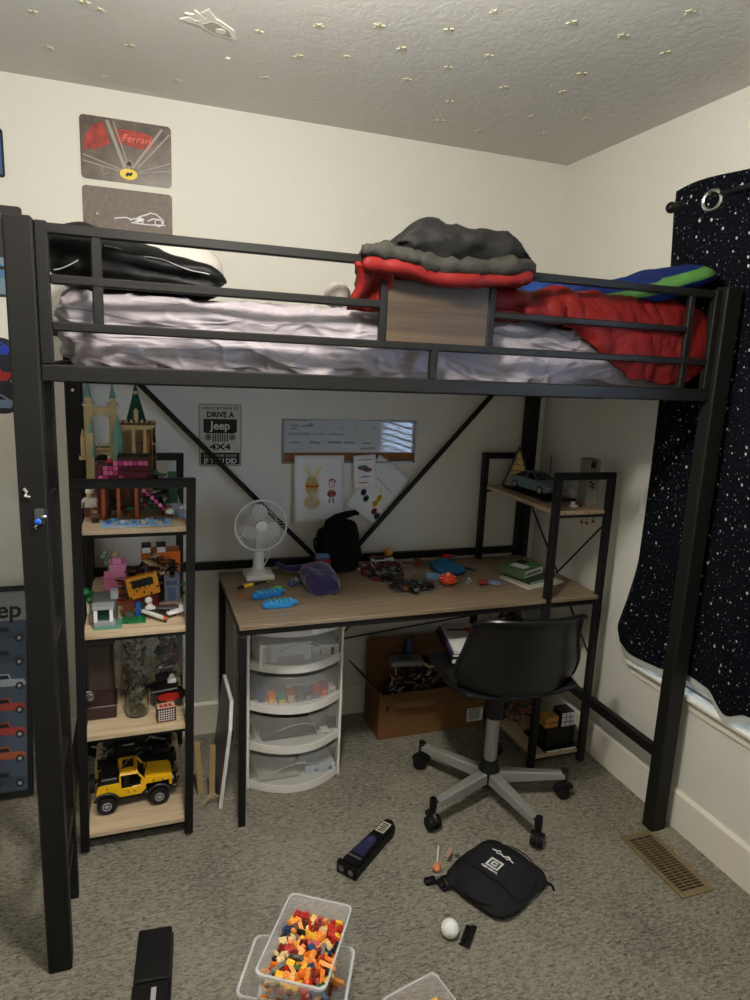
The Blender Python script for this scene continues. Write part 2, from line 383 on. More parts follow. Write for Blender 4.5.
for gy in (-.912, -1.11, -1.29, -1.46):
    xx = cur_x(gy, 2.11)
    g = MB(); g.torus((0, 0, 0), .029, .006, 'x', 28, 8); g.tr(Matrix.Translation((xx-.002, gy, 2.11)) @ Matrix.Rotation(radians(14 if gy == -.912 else 0), 4, 'Z'))
    g.build('grommet', M_chrome, cur, True)
rod = thing('curtain_rod', (-.062, -1.6, 2.125), 'black curtain rod with ball end above the window', 'curtain rod')
MB().cyl((-.062, -.765, 2.125), (-.062, -2.55, 2.125), .009, n=14).build('rod', M_black, rod, True)
MB().sph((-.062, -.728, 2.125), .019, 16).cyl((-.062,-.742,2.125),(-.062,-.78,2.125),.013).build('finial', M_black, rod, True)
MB().box(-.068, 0, -.80, -.785, 2.115, 2.13).box(-.006, 0, -.81, -.775, 2.09, 2.155).build('bracket', M_black, rod)

# floor vent
vt = thing('floor_vent', (-.168, -1.19, 0), 'tan metal floor vent grille in the carpet below the curtain', 'vent')
mb = MB(); x0, x1, y0, y1 = -.235, -.106, -1.335, -1.05
mb.box(x0, x0+.018, y0, y1, 0, .005, 0, .001).box(x1-.018, x1, y0, y1, 0, .005, 0, .001).box(x0+.018, x1-.018, y0, y0+.022, 0, .005, 0, .001).box(x0+.018, x1-.018, y1-.022, y1, 0, .005, 0, .001)
M_vent = mat('vent_tan', (128,112,80), .45, .3)
mb.build('frame', M_vent, vt)
mb = MB(); mb.box(x0+.018, x1-.018, y0+.022, y1-.022, .0002, .0006, 1)
k = y0+.03
while k < y1-.026: mb.box(x0+.018, x1-.018, k, k+.0035, .001, .0045); k += .0115
for xx in (x0+.048, x0+.078): mb.box(xx, xx+.003, y0+.022, y1-.022, .001, .004)
mb.build('grille', [M_vent, BLK], vt)

# ceiling stickers: back-projected positions on the ceiling plane
STAR = [(-1.94,-.38),(-1.6,-.62),(-1.68,-.68)]
def on_ceiling(px, py):
    R3 = cam.matrix_world.to_3x3(); d = R3 @ Vector(((px-375)/668.9, -(py-500)/668.9, -1)); o = cam.matrix_world.translation
    k = (H-o.z)/d.z; return o+d*k
M_star = mat('glow_star', (186,184,156), .6)
pix = [(33,11),(100,9),(85,2),(130,45),(49,47),(107,76),(177,80),(259,31),(299,56),(319,25),(347,56),(265,77),(320,102),
       (379,25),(402,48),(449,29),(494,11),(489,55),(448,67),(407,79),(450,101),(504,87),(440,120),(479,130),(531,116),(563,91),(582,73),(572,22),(623,35),(666,52),(690,11),(587,118),(542,133)]
def star_mb(r, n=5):
    poly = []
    for i in range(2*n): a = pi*i/n+.3; q = r if i % 2 == 0 else r*.42; poly.append((q*cos(a), q*sin(a)))
    return MB().prism(poly, -.003, 0, 'xy')
s0 = star_mb(.016).build('star_sticker', M_star)
for i, (px, py) in enumerate(pix):
    p = on_ceiling(px, py); o = s0 if i == 0 else s0.copy()
    if i: C.objects.link(o)
    o.location = (p.x, p.y, H-.0002); o.rotation_euler = (0, 0, rnd.uniform(0, 6)); sc = rnd.uniform(.75, 1.15); o.scale = (sc, sc, 1)
    tag(o, 'small pale yellow plastic star stuck on the textured ceiling', 'sticker', 'glow stars on the ceiling')
p = on_ceiling(228, 58); o = star_mb(.008).build('star_sticker', mat('white_star', (236,236,228), .6)); o.location = (p.x, p.y, H-.0002)
tag(o, 'tiny white star stuck on the ceiling below the rocket sticker', 'sticker')
# rocket sticker
rk = thing('rocket_sticker', (-1.540, -.60, H-.0002), 'pale rocket shaped sticker on the ceiling', 'sticker', rz=radians(38))
M_rk = mat('rocket_pale', (170,168,150), .6); M_rk2 = mat('rocket_white', (226,225,212), .6)
def ell(a, b, n=24, cx=0, cy=0): return [(cx+a*cos(2*pi*i/n), cy+b*sin(2*pi*i/n)) for i in range(n)]
body = [(-.055,-.028),(-.03,-.036),(.03,-.032),(.075,0),(.03,.032),(-.03,.036),(-.055,.028)]
MB().prism(body, -.003, 0, 'xy').build('rocket_body', M_rk2, rk, local=True)
MB().prism([(p[0]*.68+.0, p[1]*.62) for p in body], -.0045, -.003, 'xy').build('rocket_inner', M_rk, rk, local=True)
MB().prism(ell(.014,.014,20,.01,0), -.006, -.0045, 'xy').build('porthole', M_rk2, rk, local=True)
MB().prism([(-.04,.035),(-.085,.055),(-.08,.022),(-.055,.02)], -.003, 0, 'xy').prism([(-.04,-.035),(-.085,-.055),(-.08,-.022),(-.055,-.02)], -.003, 0, 'xy').prism([(-.058,-.012),(-.1,-.018),(-.085,0),(-.1,.018),(-.058,.012)], -.003, 0, 'xy').build('fins', M_rk2, rk, local=True)

# ============================================================= WALL DECOR (back wall, y=0)
def rrect(x0, x1, z0, z1, r, n=5):
    P = []
    for cx, cz, a0 in ((x1-r, z1-r, 0), (x0+r, z1-r, 90), (x0+r, z0+r, 180), (x1-r, z0+r, 270)):
        for i in range(n+1): a = radians(a0+90*i/n); P.append((cx+r*cos(a), cz+r*sin(a)))
    return P
def wp(*p): return p
# sports car wheel sign
s1 = thing('metal_sign', (-1.783, -.001, 2.25), 'tin sign of a car wheel with red caliper and yellow badge above the bed', 'sign')
MB().prism(rrect(-1.932,-1.635,2.148,2.35,.014), -.002, -.0005).build('plate', mat('sign_brown', (88,74,62), .35, coat=.3, var=.5, vscale=22), s1)
mb = MB(); y0, y1 = -.0026, -.002
mb.prism([(-1.925,2.24),(-1.915,2.285),(-1.89,2.32),(-1.86,2.338),(-1.845,2.30),(-1.835,2.27),(-1.86,2.255),(-1.89,2.245)], y0, y1, mi=0)
mb.prism([(-1.815,2.278),(-1.82,2.318),(-1.76,2.322),(-1.70,2.312),(-1.69,2.285),(-1.72,2.262),(-1.77,2.268)], y0, y1, mi=0)
for a, b, wd in (((-1.79,2.195),(-1.845,2.342),.011), ((-1.775,2.195),(-1.825,2.342),.004), ((-1.765,2.2),(-1.665,2.338),.008), ((-1.75,2.2),(-1.640,2.325),.005), ((-1.80,2.19),(-1.925,2.225),.004), ((-1.805,2.185),(-1.925,2.205),.004), ((-1.745,2.19),(-1.64,2.23),.003), ((-1.75,2.185),(-1.64,2.205),.003)):
    d = Vector((b[0]-a[0], b[1]-a[1])).normalized(); n = Vector((-d.y, d.x))*wd/2
    mb.prism([(a[0]+n.x, a[1]+n.y), (b[0]+n.x, b[1]+n.y), (b[0]-n.x, b[1]-n.y), (a[0]-n.x, a[1]-n.y)], y0-.0003, y1, mi=1)
mb.prism(ell(.029,.018,28,-1.779,2.178), y0-.0006, y1, mi=2)
mb.torus((-1.777,-.0025,2.212), .012, .002, 'y', 24, 6, 1); mb.prism(ell(.006,.006,16,-1.777,2.212), y0-.0005, y1, mi=3)
mb.prism([(-1.79,2.176),(-1.783,2.184),(-1.774,2.182),(-1.768,2.187),(-1.766,2.18),(-1.772,2.172),(-1.780,2.174),(-1.786,2.168)], y0-.001, y1, mi=3)
for cx in (-1.855, -1.705): mb.torus((cx,-.0025,2.182), .012, .0015, 'y', 18, 5, 1)
mb.build('print', [mat('caliper_red', (150,44,30), .5, var=.5, vscale=45), mat('spoke_grey', (150,140,130), .5), mat('badge_yellow', (226,196,70), .5), M_ink], s1)
mb = MB(); mb.text('Ferrari', .034, Matrix.Translation((-1.752,-.0028,2.293)) @ RX, 0, .0003, 1.0, shear=.3); mb.build('lettering', mat('lettering_pale', (226,110,80), .5), s1)
# racing car sign
s2 = thing('metal_sign', (-1.783, -.001, 2.02), 'grey tin sign with a white outline racing car, below the wheel sign', 'sign')
MB().prism(rrect(-1.932,-1.635,1.925,2.127,.014), -.002, -.0005).build('plate', mat('sign_grey', (112,100,92), .6, var=.2, vscale=60), s2)
mb = MB()
for pts in ([(-1.83,2.028),(-1.81,2.032),(-1.79,2.035),(-1.775,2.03)], [(-1.78,2.028),(-1.755,2.036),(-1.74,2.045),(-1.725,2.05),(-1.71,2.058),(-1.69,2.056),(-1.675,2.045),(-1.665,2.035),(-1.668,2.026)], [(-1.72,2.03),(-1.70,2.04),(-1.68,2.038)], [(-1.888,2.036),(-1.883,2.04)], [(-1.775,2.02),(-1.72,2.018),(-1.66,2.022)]):
    mb.tube([(x,-.0025,z) for x, z in pts], .0022, 6)
for cx, r in ((-1.745,.010), (-1.683,.012)): mb.torus((cx,-.0025,2.028), r, .0018, 'y', 18, 5)
mb.prism([(-1.765,2.024),(-1.745,2.04),(-1.73,2.036),(-1.74,2.026)], -.003,-.002)
mb.build('print', mat('line_white', (228,226,232), .5), s2)

def car_print(mb, cx, cz, L, y, mi_body, mi_dark, mi_wheel, suv=False, sgn=1):
    def q(x, z): return (cx+sgn*x*L, cz+z*L)
    if suv: P = [(-.5,.05),(-.5,.24),(-.46,.27),(-.42,.44),(.02,.44),(.1,.27),(.42,.25),(.48,.2),(.5,.06),(.3,.05),(-.3,.05)]; W = [(-.36,.28),(-.34,.4),(-.02,.4),(.05,.28)]
    else: P = [(-.5,.06),(-.49,.2),(-.35,.24),(-.2,.36),(.05,.37),(.22,.25),(.45,.2),(.5,.12),(.48,.05)]; W = [(-.24,.25),(-.16,.33),(.04,.33),(.15,.25)]
    A = [q(*p) for p in P]; B = [q(*p) for p in W]
    if sgn < 0: A.reverse(); B.reverse()
    mb.prism(A, y-.0006, y, mi=mi_body); mb.prism(B, y-.0011, y, mi=mi_dark)
    r = .115 if suv else .085
    for wx in (-.32, .32):
        c = q(wx, .05); mb.prism(ell(r*L, r*L, 16, *c), y-.0014, y, mi=mi_dark); mb.prism(ell(r*.5*L, r*.5*L, 12, *c), y-.0018, y, mi=mi_wheel)
# left edge pictures
s3 = thing('metal_sign', (-2.29, -.001, 2.2), 'blue picture with black rim, highest sign at the left edge of the wall', 'sign')
MB().prism(rrect(-2.42,-2.165,2.118,2.268,.01), -.002, -.0005).build('plate', M_ink, s3)
mb = MB(); mb.prism(rrect(-2.41,-2.172,2.126,2.26,.008), -.0027, -.002, mi=0); mb.prism(rrect(-2.41,-2.176,2.126,2.145,.006), -.0030, -.0027, mi=3); car_print(mb, -2.30, 2.14, .16, -.0032, 3, 1, 2); mb.build('print', [mat('poster_blue', (44,84,140), .5), M_ink, LGY, DGY], s3)
s4 = thing('metal_sign', (-2.22, -.001, 1.88), 'dark sign with pillars and a blue car, behind the left bed post top', 'sign')
MB().prism(rrect(-2.33,-2.122,1.735,2.032,.012), -.002, -.0005).build('plate', mat('sign_dark', (50,42,44), .4), s4)
mb = MB()
for k in range(9): mb.box(-2.31+k*.021, -2.302+k*.021, -.0027, -.002, 1.91, 1.985, 1)
mb.prism(rrect(-2.32,-2.132,1.745,1.865,.01), -.0026,-.002, mi=2); car_print(mb, -2.19, 1.79, .14, -.003, 0, 3, 4)
mb.box(-2.32,-2.132,-.0028,-.002,1.99,2.005,5)
mb.build('print', [mat('car_blue_print', (70,110,150), .5), mat('pillar_grey', (150,140,136), .5), mat('sky_print', (110,130,145), .5), M_ink, LGY, mat('brown_print', (96,78,72), .5)], s4)
s5 = thing('car_poster', (-2.28, -.001, 1.47), 'poster of blue, red and silver cars beside the left bed post', 'poster')
mb = MB().prism(rrect(-2.42,-2.160,1.338,1.60,.05), -.0015, -.0005); mb.build('sheet', mat('poster_dark', (26,28,40), .5), s5)
mb = MB(); car_print(mb, -2.225, 1.535, .15, -.0022, 0, 4, 3); car_print(mb, -2.225, 1.445, .14, -.0022, 1, 4, 3, True); car_print(mb, -2.225, 1.35, .15, -.0022, 2, 4, 3); mb.build('print', [mat('car_blue', (36,60,170), .4), mat('car_red', (190,40,40), .4), mat('car_silver', (120,140,170), .4), LGY, M_ink], s5)
# framed off-road poster leaning on the wall at the floor
ps = thing('framed_poster', (-2.4, -.26, 0), 'tall black framed poster of off-road vehicles leaning at the wall left of the bed', 'poster')
i = Matrix.Translation((0, -.262, .004)) @ Matrix.Rotation(radians(-18.6), 4, 'X')
PX0, PX1, PH = -2.72, -2.155, .745
mb = MB().box(PX0, PX1, -.018, 0, 0, .02, 0, .002).box(PX0, PX1, -.018, 0, PH-.02, PH, 0, .002).box(PX0, PX0+.018, -.018, 0, .02, PH-.02, 0, .002).box(PX1-.018, PX1, -.018, 0, .02, PH-.02, 0, .002); mb.tr(i); mb.build('frame', M_black, ps)
mb = MB().box(PX0+.018, PX1-.018, -.006, -.002, .02, PH-.02, 0).box(PX0+.018, PX1-.018, -.0068, -.006, PH-.125, PH-.02, 5)
cols = [2, 2, 4, 1, 1, 3, 2]
for k in range(7):
    zz = .60-.085*k-.03
    car_print(mb, -2.235, zz-.02, .115, -.007, cols[k], 7, 6, True); car_print(mb, -2.42, zz-.02, .12, -.007, cols[k], 7, 6, True); car_print(mb, -2.60, zz-.02, .12, -.007, cols[k], 7, 6, True)
mb.text('Jeep', .085, Matrix.Translation((-2.262, -.0075, PH-.088)) @ RX, 7, .0004, bold=.002)
mb.tr(i); mb.build('print', [mat('poster_slate', (58,74,92), .45), mat('veh_red', (150,50,44), .5), mat('veh_slate', (46,60,76), .5), mat('veh_rust', (150,74,44), .5), mat('veh_pale', (150,160,170), .5), mat('poster_pale', (130,136,140), .5), LGY, M_ink], ps)

# JEEP 4X4 sign
js = thing('metal_sign', (-1.467, -.001, 1.267), 'cream and black tin sign about driving a 4X4 on the wall under the bed', 'sign')
X0, X1, Z0, Z1 = -1.551, -1.383, 1.143, 1.391; cxs = (X0+X1)/2
MB().prism(rrect(X0,X1,Z0,Z1,.008), -.002, -.0005).build('plate', mat('sign_cream', (190,184,164), .5), js)
mb = MB(); yy = -.0024
for a in ((X0+.004,X1-.004,Z0+.004,Z0+.0055),(X0+.004,X1-.004,Z1-.0055,Z1-.004),(X0+.004,X0+.0055,Z0+.004,Z1-.004),(X1-.0055,X1-.004,Z0+.004,Z1-.004)): mb.box(a[0],a[1],yy,-.002,a[2],a[3])
def tx(s, sz, z, mi=0, sx=1, b=0): mb.text(s, sz, Matrix.Translation((cxs, yy, z)) @ RX, mi, .0003, sx, bold=b)
tx("YOU DON'T HAVE TO", .0145, 1.372, sx=.95, b=.0003); tx('DRIVE A', .03, 1.347, sx=.95, b=.0012)
mb.prism([(X0+.02,1.331),(X0+.02,1.28),(X0+.032,1.275),(X1-.032,1.275),(X1-.02,1.28),(X1-.02,1.331)][::-1], yy, -.002)
yy = -.0030; tx('Jeep', .044, 1.304, 1, 1.0, .001); yy = -.0024
for sx_ in (-1, 1):
    mb.prism(ell(.0125,.0125,20,cxs+sx_*.046,1.26), yy, -.002); mb.torus((cxs+sx_*.046,-.0026,1.26), .007, .0012, 'y', 16, 5, 1)
for k in range(7): mb.prism(rrect(cxs-.0295+k*.009, cxs-.0245+k*.009, 1.241, 1.273, .002, 3), yy, -.002)
tx('4X4', .032, 1.221, sx=1.45, b=.0012)
mb.box(X0+.009, X1-.009, yy, -.002, Z0+.009, 1.199); yy = -.0030
tx("BUT YOU'D BE COOLER", .0125, 1.187, 1, .95); tx('IF YOU DID', .029, 1.165, 1, .85, .0008)
mb.build('print', [M_ink, mat('sign_cream2', (205,200,182), .5)], js)

# whiteboard with cork strip
wb = thing('whiteboard', (-.93, -.001, 1.245), 'long narrow whiteboard with handwriting and a cork strip on the back wall', 'whiteboard')
X0, X1, Z0, Z1 = -1.222, -.640, 1.155, 1.335
mb = MB()
for a in ((X0,X1,Z0,Z0+.007),(X0,X1,Z1-.007,Z1),(X0,X0+.007,Z0,Z1),(X1-.007,X1,Z0,Z1)): mb.box(a[0],a[1],-.012,0,a[2],a[3],0,.001)
mb.build('frame', mat('alu_frame', (120,122,124), .4, .7), wb)
MB().box(X0+.006,X1-.006,-.008,-.001,1.2,Z1-.006).build('writing_surface', mat('whiteboard_gloss', (176,180,186), .004), wb)
MB().box(X0+.006,X1-.006,-.008,-.001,Z0+.006,1.2).build('cork_strip', mat('cork', (128,84,50), .9, var=.15, vscale=120), wb)
mb = MB()
def scrib(x, z, L, h, r=.0017, sl=.3):
    pts = []; n = int(L/.0035)
    for k in range(n): pts.append((x+k*L/n+rnd.uniform(-.001,.001), -.0088, z+(h*rnd.uniform(.3,1) if k % 2 else 0)+rnd.uniform(-.001,.001)))
    if len(pts) > 2: mb.tube(pts, r, 4)
z = 1.307
scrib(X0+.03, 1.308, .035, .010); scrib(X0+.075, 1.306, .05, .010); scrib(X0+.03, 1.296, .03, .008); scrib(X0+.1, 1.310, .03, .012)
for xx in (.18, .24, .30, .38, .49): scrib(X0+xx, 1.300, .02, .007, .0007)
scrib(X0+.025, 1.272, .09, .012, .0012); scrib(X0+.125, 1.272, .05, .012, .0012); scrib(X0+.19, 1.273, .07, .011, .0011)
scrib(X0+.03, 1.238, .045, .010); scrib(X0+.115, 1.238, .045, .010); scrib(X0+.19, 1.238, .06, .010); scrib(X0+.26, 1.238, .05, .01); scrib(X0+.34, 1.236, .04, .010); scrib(X0+.33, 1.214, .07, .009)
mb.build('handwriting', mat('marker_blue', (34,44,92), .6), wb)
for x in (-1.13, -.80): pass
for x in (-1.135, -.765, -.648): MB().sph((x, -.012, 1.332 if x < -.7 else 1.205), .004, 10).build('clip', M_chrome, wb, True)
# papers pinned on the wall
def sheet(name, label, cx, cz, w, h, ang, draw, y=-.0135, curl=.008, mats=None):
    o = thing(name, (cx, y, cz-h/2), label, 'drawing')
    R_ = Matrix.Translation((cx, y, cz)) @ Matrix.Rotation(-ang, 4, 'Y')
    m = MB().grid(lambda u, v: R_ @ Vector(((u-.5)*w, -curl*(v**2)*(1+.5*sin(u*3)), (.5-v)*h)), 12, 14)
    s_ = m.build('paper', M_paper, o, True); k = s_.modifiers.new('t', 'SOLIDIFY'); k.thickness = .0004
    d = MB(); draw(d); 
    for q in range(len(d.v)):
        p = d.v[q]; v = .5-p.z/h; d.v[q] = R_ @ Vector((p.x, p.y-curl*(max(0, min(1, v))**2)*(1+.5*sin((p.x/w+.5)*3))-.0012, p.z))
    d.build('crayon_marks', mats, o)
cr = [mat('crayon_yellow', (226,200,60), .8), mat('crayon_orange', (206,90,50), .8), mat('crayon_blue', (60,80,140), .8), mat('crayon_red', (176,60,56), .8), mat('crayon_green', (70,130,70), .8), M_ink]
def blob(d, x, z, a, b, mi):
    pts = []
    n = 14
    for k in range(n*2): pts.append((x+a*(-1+2*(k/(2*n-1))), 0, z+b*(.95 if k % 2 else -.95)*sqrt(max(.05, 1-(-1+2*(k/(2*n-1)))**2))))
    d.tube(pts, .0016, 4, mi)
def dr1(d):
    blob(d, -.03, .015, .028, .045, 0); blob(d, -.03, -.055, .034, .030, 0); d.tube([(-.03+.02*cos(a/8*6.28), 0, .04+.02*sin(a/8*6.28)) for a in range(9)], .0015, 4, 0)
    d.tube([(-.045,0,.06),(-.07,0,.095),(-.055,0,.1),(-.035,0,.06)], .0022, 4, 0); d.tube([(-.015,0,.06),(-.005,0,.1),(.006,0,.095),(-.01,0,.05)], .0022, 4, 0)
    d.tube([(-.055,0,.015),(-.03,0,.012),(-.002,0,.016)], .005, 5, 1)
    blob(d, .055, -.02, .018, .018, 3); d.tube([(.055+.013*cos(a/8*6.28), 0, .02+.013*sin(a/8*6.28)) for a in range(9)], .0012, 4, 3); d.tube([(.042,0,.036),(.06,0,.042),(.072,0,.03)], .004, 4, 3)
    d.tube([(.047,0,-.04),(.045,0,-.058)], .003, 4, 2); d.tube([(.062,0,-.04),(.064,0,-.058)], .003, 4, 2)
    d.tube([(-.036,0,.045),(-.036,0,.040)], .002, 4, 5); d.tube([(-.022,0,.045),(-.022,0,.040)], .002, 4, 5); d.tube([(-.036,0,.03),(-.03,0,.026),(-.022,0,.031)], .001, 4, 5)
sheet('childs_drawing', 'white sheet with a yellow figure and small red figure drawn in crayon', -1.067, 1.047, .212, .283, 0, dr1, mats=cr)
def dr2(d):
    d.tube([(-.045,0,.045),(.05,0,.03)], .0015, 4, 5)
    for k, (x, z, c) in enumerate(((-.055,-.04,2), (-.03,-.055,4), (.02,-.02,0), (.018,-.05,0), (.035,-.08,3), (.058,-.09,2))): blob(d, x, z, .012, .016, c)
    d.tube([(.01,0,0),(-.002,0,.02)], .002, 4, 0)
sheet('childs_drawing', 'tilted white sheet with small coloured figures, pinned beside the diagonal bar', -.800, 1.030, .185, .262, radians(-35), dr2, y=-.0085, curl=.002, mats=cr)
def dr3(d):
    d.tube([(-.03,0,.05),(-.015,0,.055),(0,0,.05),(.03,0,.052)], .0016, 4, 5)
    blob(d, -.01, .02, .022, .012, 2); blob(d, .012, .008, .018, .010, 3); blob(d, .0, -.02, .02, .002, 2); blob(d, -.01, -.045, .02, .002, 1)
sheet('pinned_note', 'small white note with blue and red marks pinned on the cork strip', -.868, 1.118, .1, .145, radians(4), dr3, y=-.017, curl=.004, mats=cr)

# ============================================================= LOFT BED
bed = thing('loft_bed', (-1.035, -.535, 0), 'tall black metal loft bed over the desk and shelves', 'bed')
def part(name, boxes, m=M_metal, parent=bed, b=.003, smooth=False):
    mb = MB()
    for a in boxes: mb.box(*a, 0, b)
    return mb.build(name, m, parent, smooth)
part('post', [(-2.022,-1.966,-1.062,-1.012,0,1.832)], b=.004)
part('post', [(-.112,-.05,-1.062,-1.012,0,1.838)], b=.004)
part('post', [(-2.012,-1.956,-.062,-.012,0,1.60)], b=.004)
part('post', [(-.118,-.062,-.062,-.012,0,1.60)], b=.004)
part('side_beam', [(-1.966,-.112,-1.046,-1.016,1.497,1.534)])
part('side_beam', [(-1.956,-.118,-.056,-.026,1.497,1.534)])
part('end_beam', [(-2.005,-1.975,-1.012,-.062,1.497,1.534)])
part('end_beam', [(-.105,-.075,-1.012,-.062,1.497,1.534)])
for k in range(10): part('slat', [(-1.85+k*.18,-1.82+k*.18,-1.016,-.056,1.500,1.512)], b=0)
part('support_bar', [(-1.966,-.112,-.55,-.53,1.475,1.499)], b=0)
part('guard_rail', [(-1.966,-.112,-1.044,-1.024,1.803,1.825)])
part('guard_rail', [(-1.940,-1.194,-1.044,-1.024,1.702,1.722),(-.872,-.227,-1.044,-1.024,1.698,1.716)])
part('guard_rail', [(-1.940,-.135,-1.044,-1.024,1.605,1.625)])
part('rail_upright', [(-1.966,-1.940,-1.046,-1.022,1.534,1.828)])
part('rail_upright', [(-1.858,-1.836,-1.0425,-1.0255,1.62,1.806)])
part('rail_upright', [(-1.195,-1.176,-1.044,-1.024,1.62,1.775)])
part('rail_upright', [(-.893,-.872,-1.044,-1.024,1.62,1.775)])
part('rail_upright', [(-1.050,-1.030,-1.044,-1.024,1.534,1.61)])
part('rail_upright', [(-.228,-.206,-1.0425,-1.0255,1.534,1.806)])
part('rail_upright', [(-.137,-.112,-1.046,-1.022,1.534,1.828)])
pn = part('wood_panel', [(-1.176,-.893,-1.040,-1.028,1.622,1.775)], M_panel, b=.001); tag(pn, 'weathered brown wooden panel set in the guard rail', None)
part('back_rail', [(-1.956,-.118,-.056,-.030,.735,.765)])
part('low_rail', [(-.100,-.072,-1.012,-.062,.262,.300)])
part('low_rail', [(-2.000,-1.972,-1.012,-.062,.262,.300)])
part('low_guard_rail', [(-1.998,-1.98,-1.012,-.062,1.605,1.622)])
part('low_guard_rail', [(-.10,-.082,-1.012,-.062,1.605,1.622)])
part('ladder_rail', [(-1.996,-1.968,-.815,-.785,.0,1.497)])
for z in (.18,.5,.85,1.2): part('ladder_rung', [(-1.992,-1.974,-1.012,-.815,z,z+.022)], b=.001)
def brace(name, p0, p1, r, parent, m=M_metal2):
    return MB().cyl(p0, p1, r, n=8).build(name, m, parent, True)
def flatbar(name, p0, p1, wdt, parent):
    p0 = Vector(p0); p1 = Vector(p1); d = (p1-p0); L = d.length; mb = MB(); mb.box(-L/2, L/2, -.006, .006, -wdt/2, wdt/2, 0, .002)
    mb.tr(Matrix.Translation((p0+p1)/2) @ Matrix.Rotation(-atan2(d.z, d.x), 4, 'Y')); return mb.build(name, M_metal, parent)
flatbar('brace', (-1.80,-.035,1.497), (-1.085,-.035,.765), .020, bed); flatbar('brace', (-.262,-.035,1.497), (-.925,-.035,.765), .020, bed)
for (x, z) in ((-1.975,1.78),(-1.975,1.60),(-1.975,1.52)): MB().cyl((x,-1.0635,z),(x,-1.060,z),.0045,n=10).build('bolt', M_metal2, bed, True)
MB().cyl((-1.985,-.065,1.43),(-1.985,-.061,1.43),.005,n=10).build('bolt', M_chrome, bed, True)
# key hook sticker and tag hanging on the left post
hk = thing('wall_hook', (-1.985, -1.064, 1.19), 'clear hook with a blue and silver charm stuck on the left bed post', 'hook')
MB().box(-1.992,-1.972,-1.067,-1.0625,1.185,1.22,0,.001).build('plate', cm('clear_grey', (70,70,70), .2), hk)
MB().sph((-1.985,-1.073,1.192), (.008,.006,.008), 12).build('charm', cm('charm_blue', (40,90,190), .2, metal=.3), hk, True)
MB().sph((-1.972,-1.070,1.203), (.006,.004,.004), 10).tube([(-1.985,-1.072,1.186),(-1.992,-1.07,1.18),(-1.988,-1.07,1.175)], .002).build('clip', M_chrome, hk, True)
o = MB().tube([(-2.010,-1.065,1.266),(-2.004,-1.066,1.258),(-2.008,-1.067,1.25),(-1.998,-1.067,1.246)], .0035, 6).build('adhesive_hook', M_chrome, None, True)
tag(o, 'tiny silver hook on the left bed post above the blue charm', 'hook')

# mattress with fitted sheet
def mdisp(p, n):
    q = Vector((p.x*1.0, p.y*.6, p.z*1.0))
    a = .013*fbm((p.x*1.3+p.z*2.2, p.y*1.2, p.z*1.3-p.x*.3), 3.2, 4)
    # diagonal pulls from the lower hem
    f = max(0, 1-(p.z-1.53)/.11)
    g = noise.noise(Vector((p.x*9+ (p.z-1.53)*26*noise.noise(Vector((p.x*1.3,0,3))), p.y*9, 1)))
    a += .020*f*g*abs(g)*3
    h = ridge((p.x*.9+p.z*1.6, p.y, p.z*2.6-p.x*.25), 4.6); a += .011*max(0, h-.35)
    h = ridge((p.x*.55-p.z*1.2, p.y, p.z*3.2+p.x*.15+4), 3.1); a += .013*max(0, h-.45)
    cr_ = lambda q_, s_: max(0, 1-abs(noise.noise(Vector(q_)*s_))*9)**2
    a += .007*cr_((p.x*.55+p.z*.9, p.y*.6, p.z*1.6-p.x*.35), 9)+.006*cr_((p.x*.5-p.z*1.1+5, p.y*.6, p.z*1.5+p.x*.3), 11)
    h = ridge((p.x*1.2+p.z*.9, p.y, p.z*3.0-p.x*.5+7), 9.0); a += .002*max(0, h-.4)
    return a
mt = MB().soft((-1.035,-.535,1.606), (.902,.448,.088), .055, .0065, mdisp, lambda p: (p[0], p[1], max(1.5165, p[2])))
o = mt.build('mattress', M_sheet, None, True, sharp=False); tag(o, 'mattress in a wrinkled pale grey lilac fitted sheet on the loft bed', 'mattress')

def quilt(p, sc=9, amp=.010): return amp*fbm(p, sc, 3)+amp*.8*max(0, ridge(p, sc*1.3)-.3)
# black satin blanket / pillow at the left end, white pillow behind
def warp_blk(p):
    x, y, z = p; u = (x+1.955)/.40
    z = z - .035*max(0, u-.3)**1.3 + .012*sin(u*9)*(.4 if z > 1.77 else .0)
    z = 1.705+(z-1.705)*(1.0-.40*max(0, u)**2)
    return (x, y, z)
def d_blk(p, n):
    return .016*fbm(p, 6, 3)+.008*max(0, ridge((p[0], p[1]*.5, p[2]*1.8), 8)-.2) - .018*math.exp(-((p[2]-1.765)/.012)**2)
o = MB().soft((-1.758,-.82,1.778), (.200,.180,.054), (.05,.06,.055), .012, d_blk, warp_blk).build('folded_blanket', M_satin, None, True, sharp=False)
bb = thing('folded_blanket', (-1.745,-.8,1.71), 'black satin folded blanket lying at the left end of the mattress', 'blanket')
o.name = 'cloth'; M_ = wm(bb).inverted(); o.data.transform(M_); o.parent = bb
MB().tube([(-1.84+.235*k/20, -1.003-.004*sin(k*.9), 1.792-.042*(k/20)**1.4+.003*sin(k*.7)) for k in range(21)], .0016, 5).tube([(-1.935+.05*k/8, -1.003, 1.735+.025*(k/8)**1.5) for k in range(9)], .0014, 5).build('piping', mat('piping_grey', (120,118,120), .5), bb, True)
o = MB().soft((-1.735,-.40,1.815), (.215,.215,.085), (.10,.12,.07), .02, lambda p, n: .012*fbm(p, 7, 3)).build('pillow', mat('white_cotton', (186,180,172), .8, bump=1, bscale=40, bstr=.3), None, True, sharp=False)
tag(o, 'white pillow behind the black blanket at the left end of the bed', 'pillow')

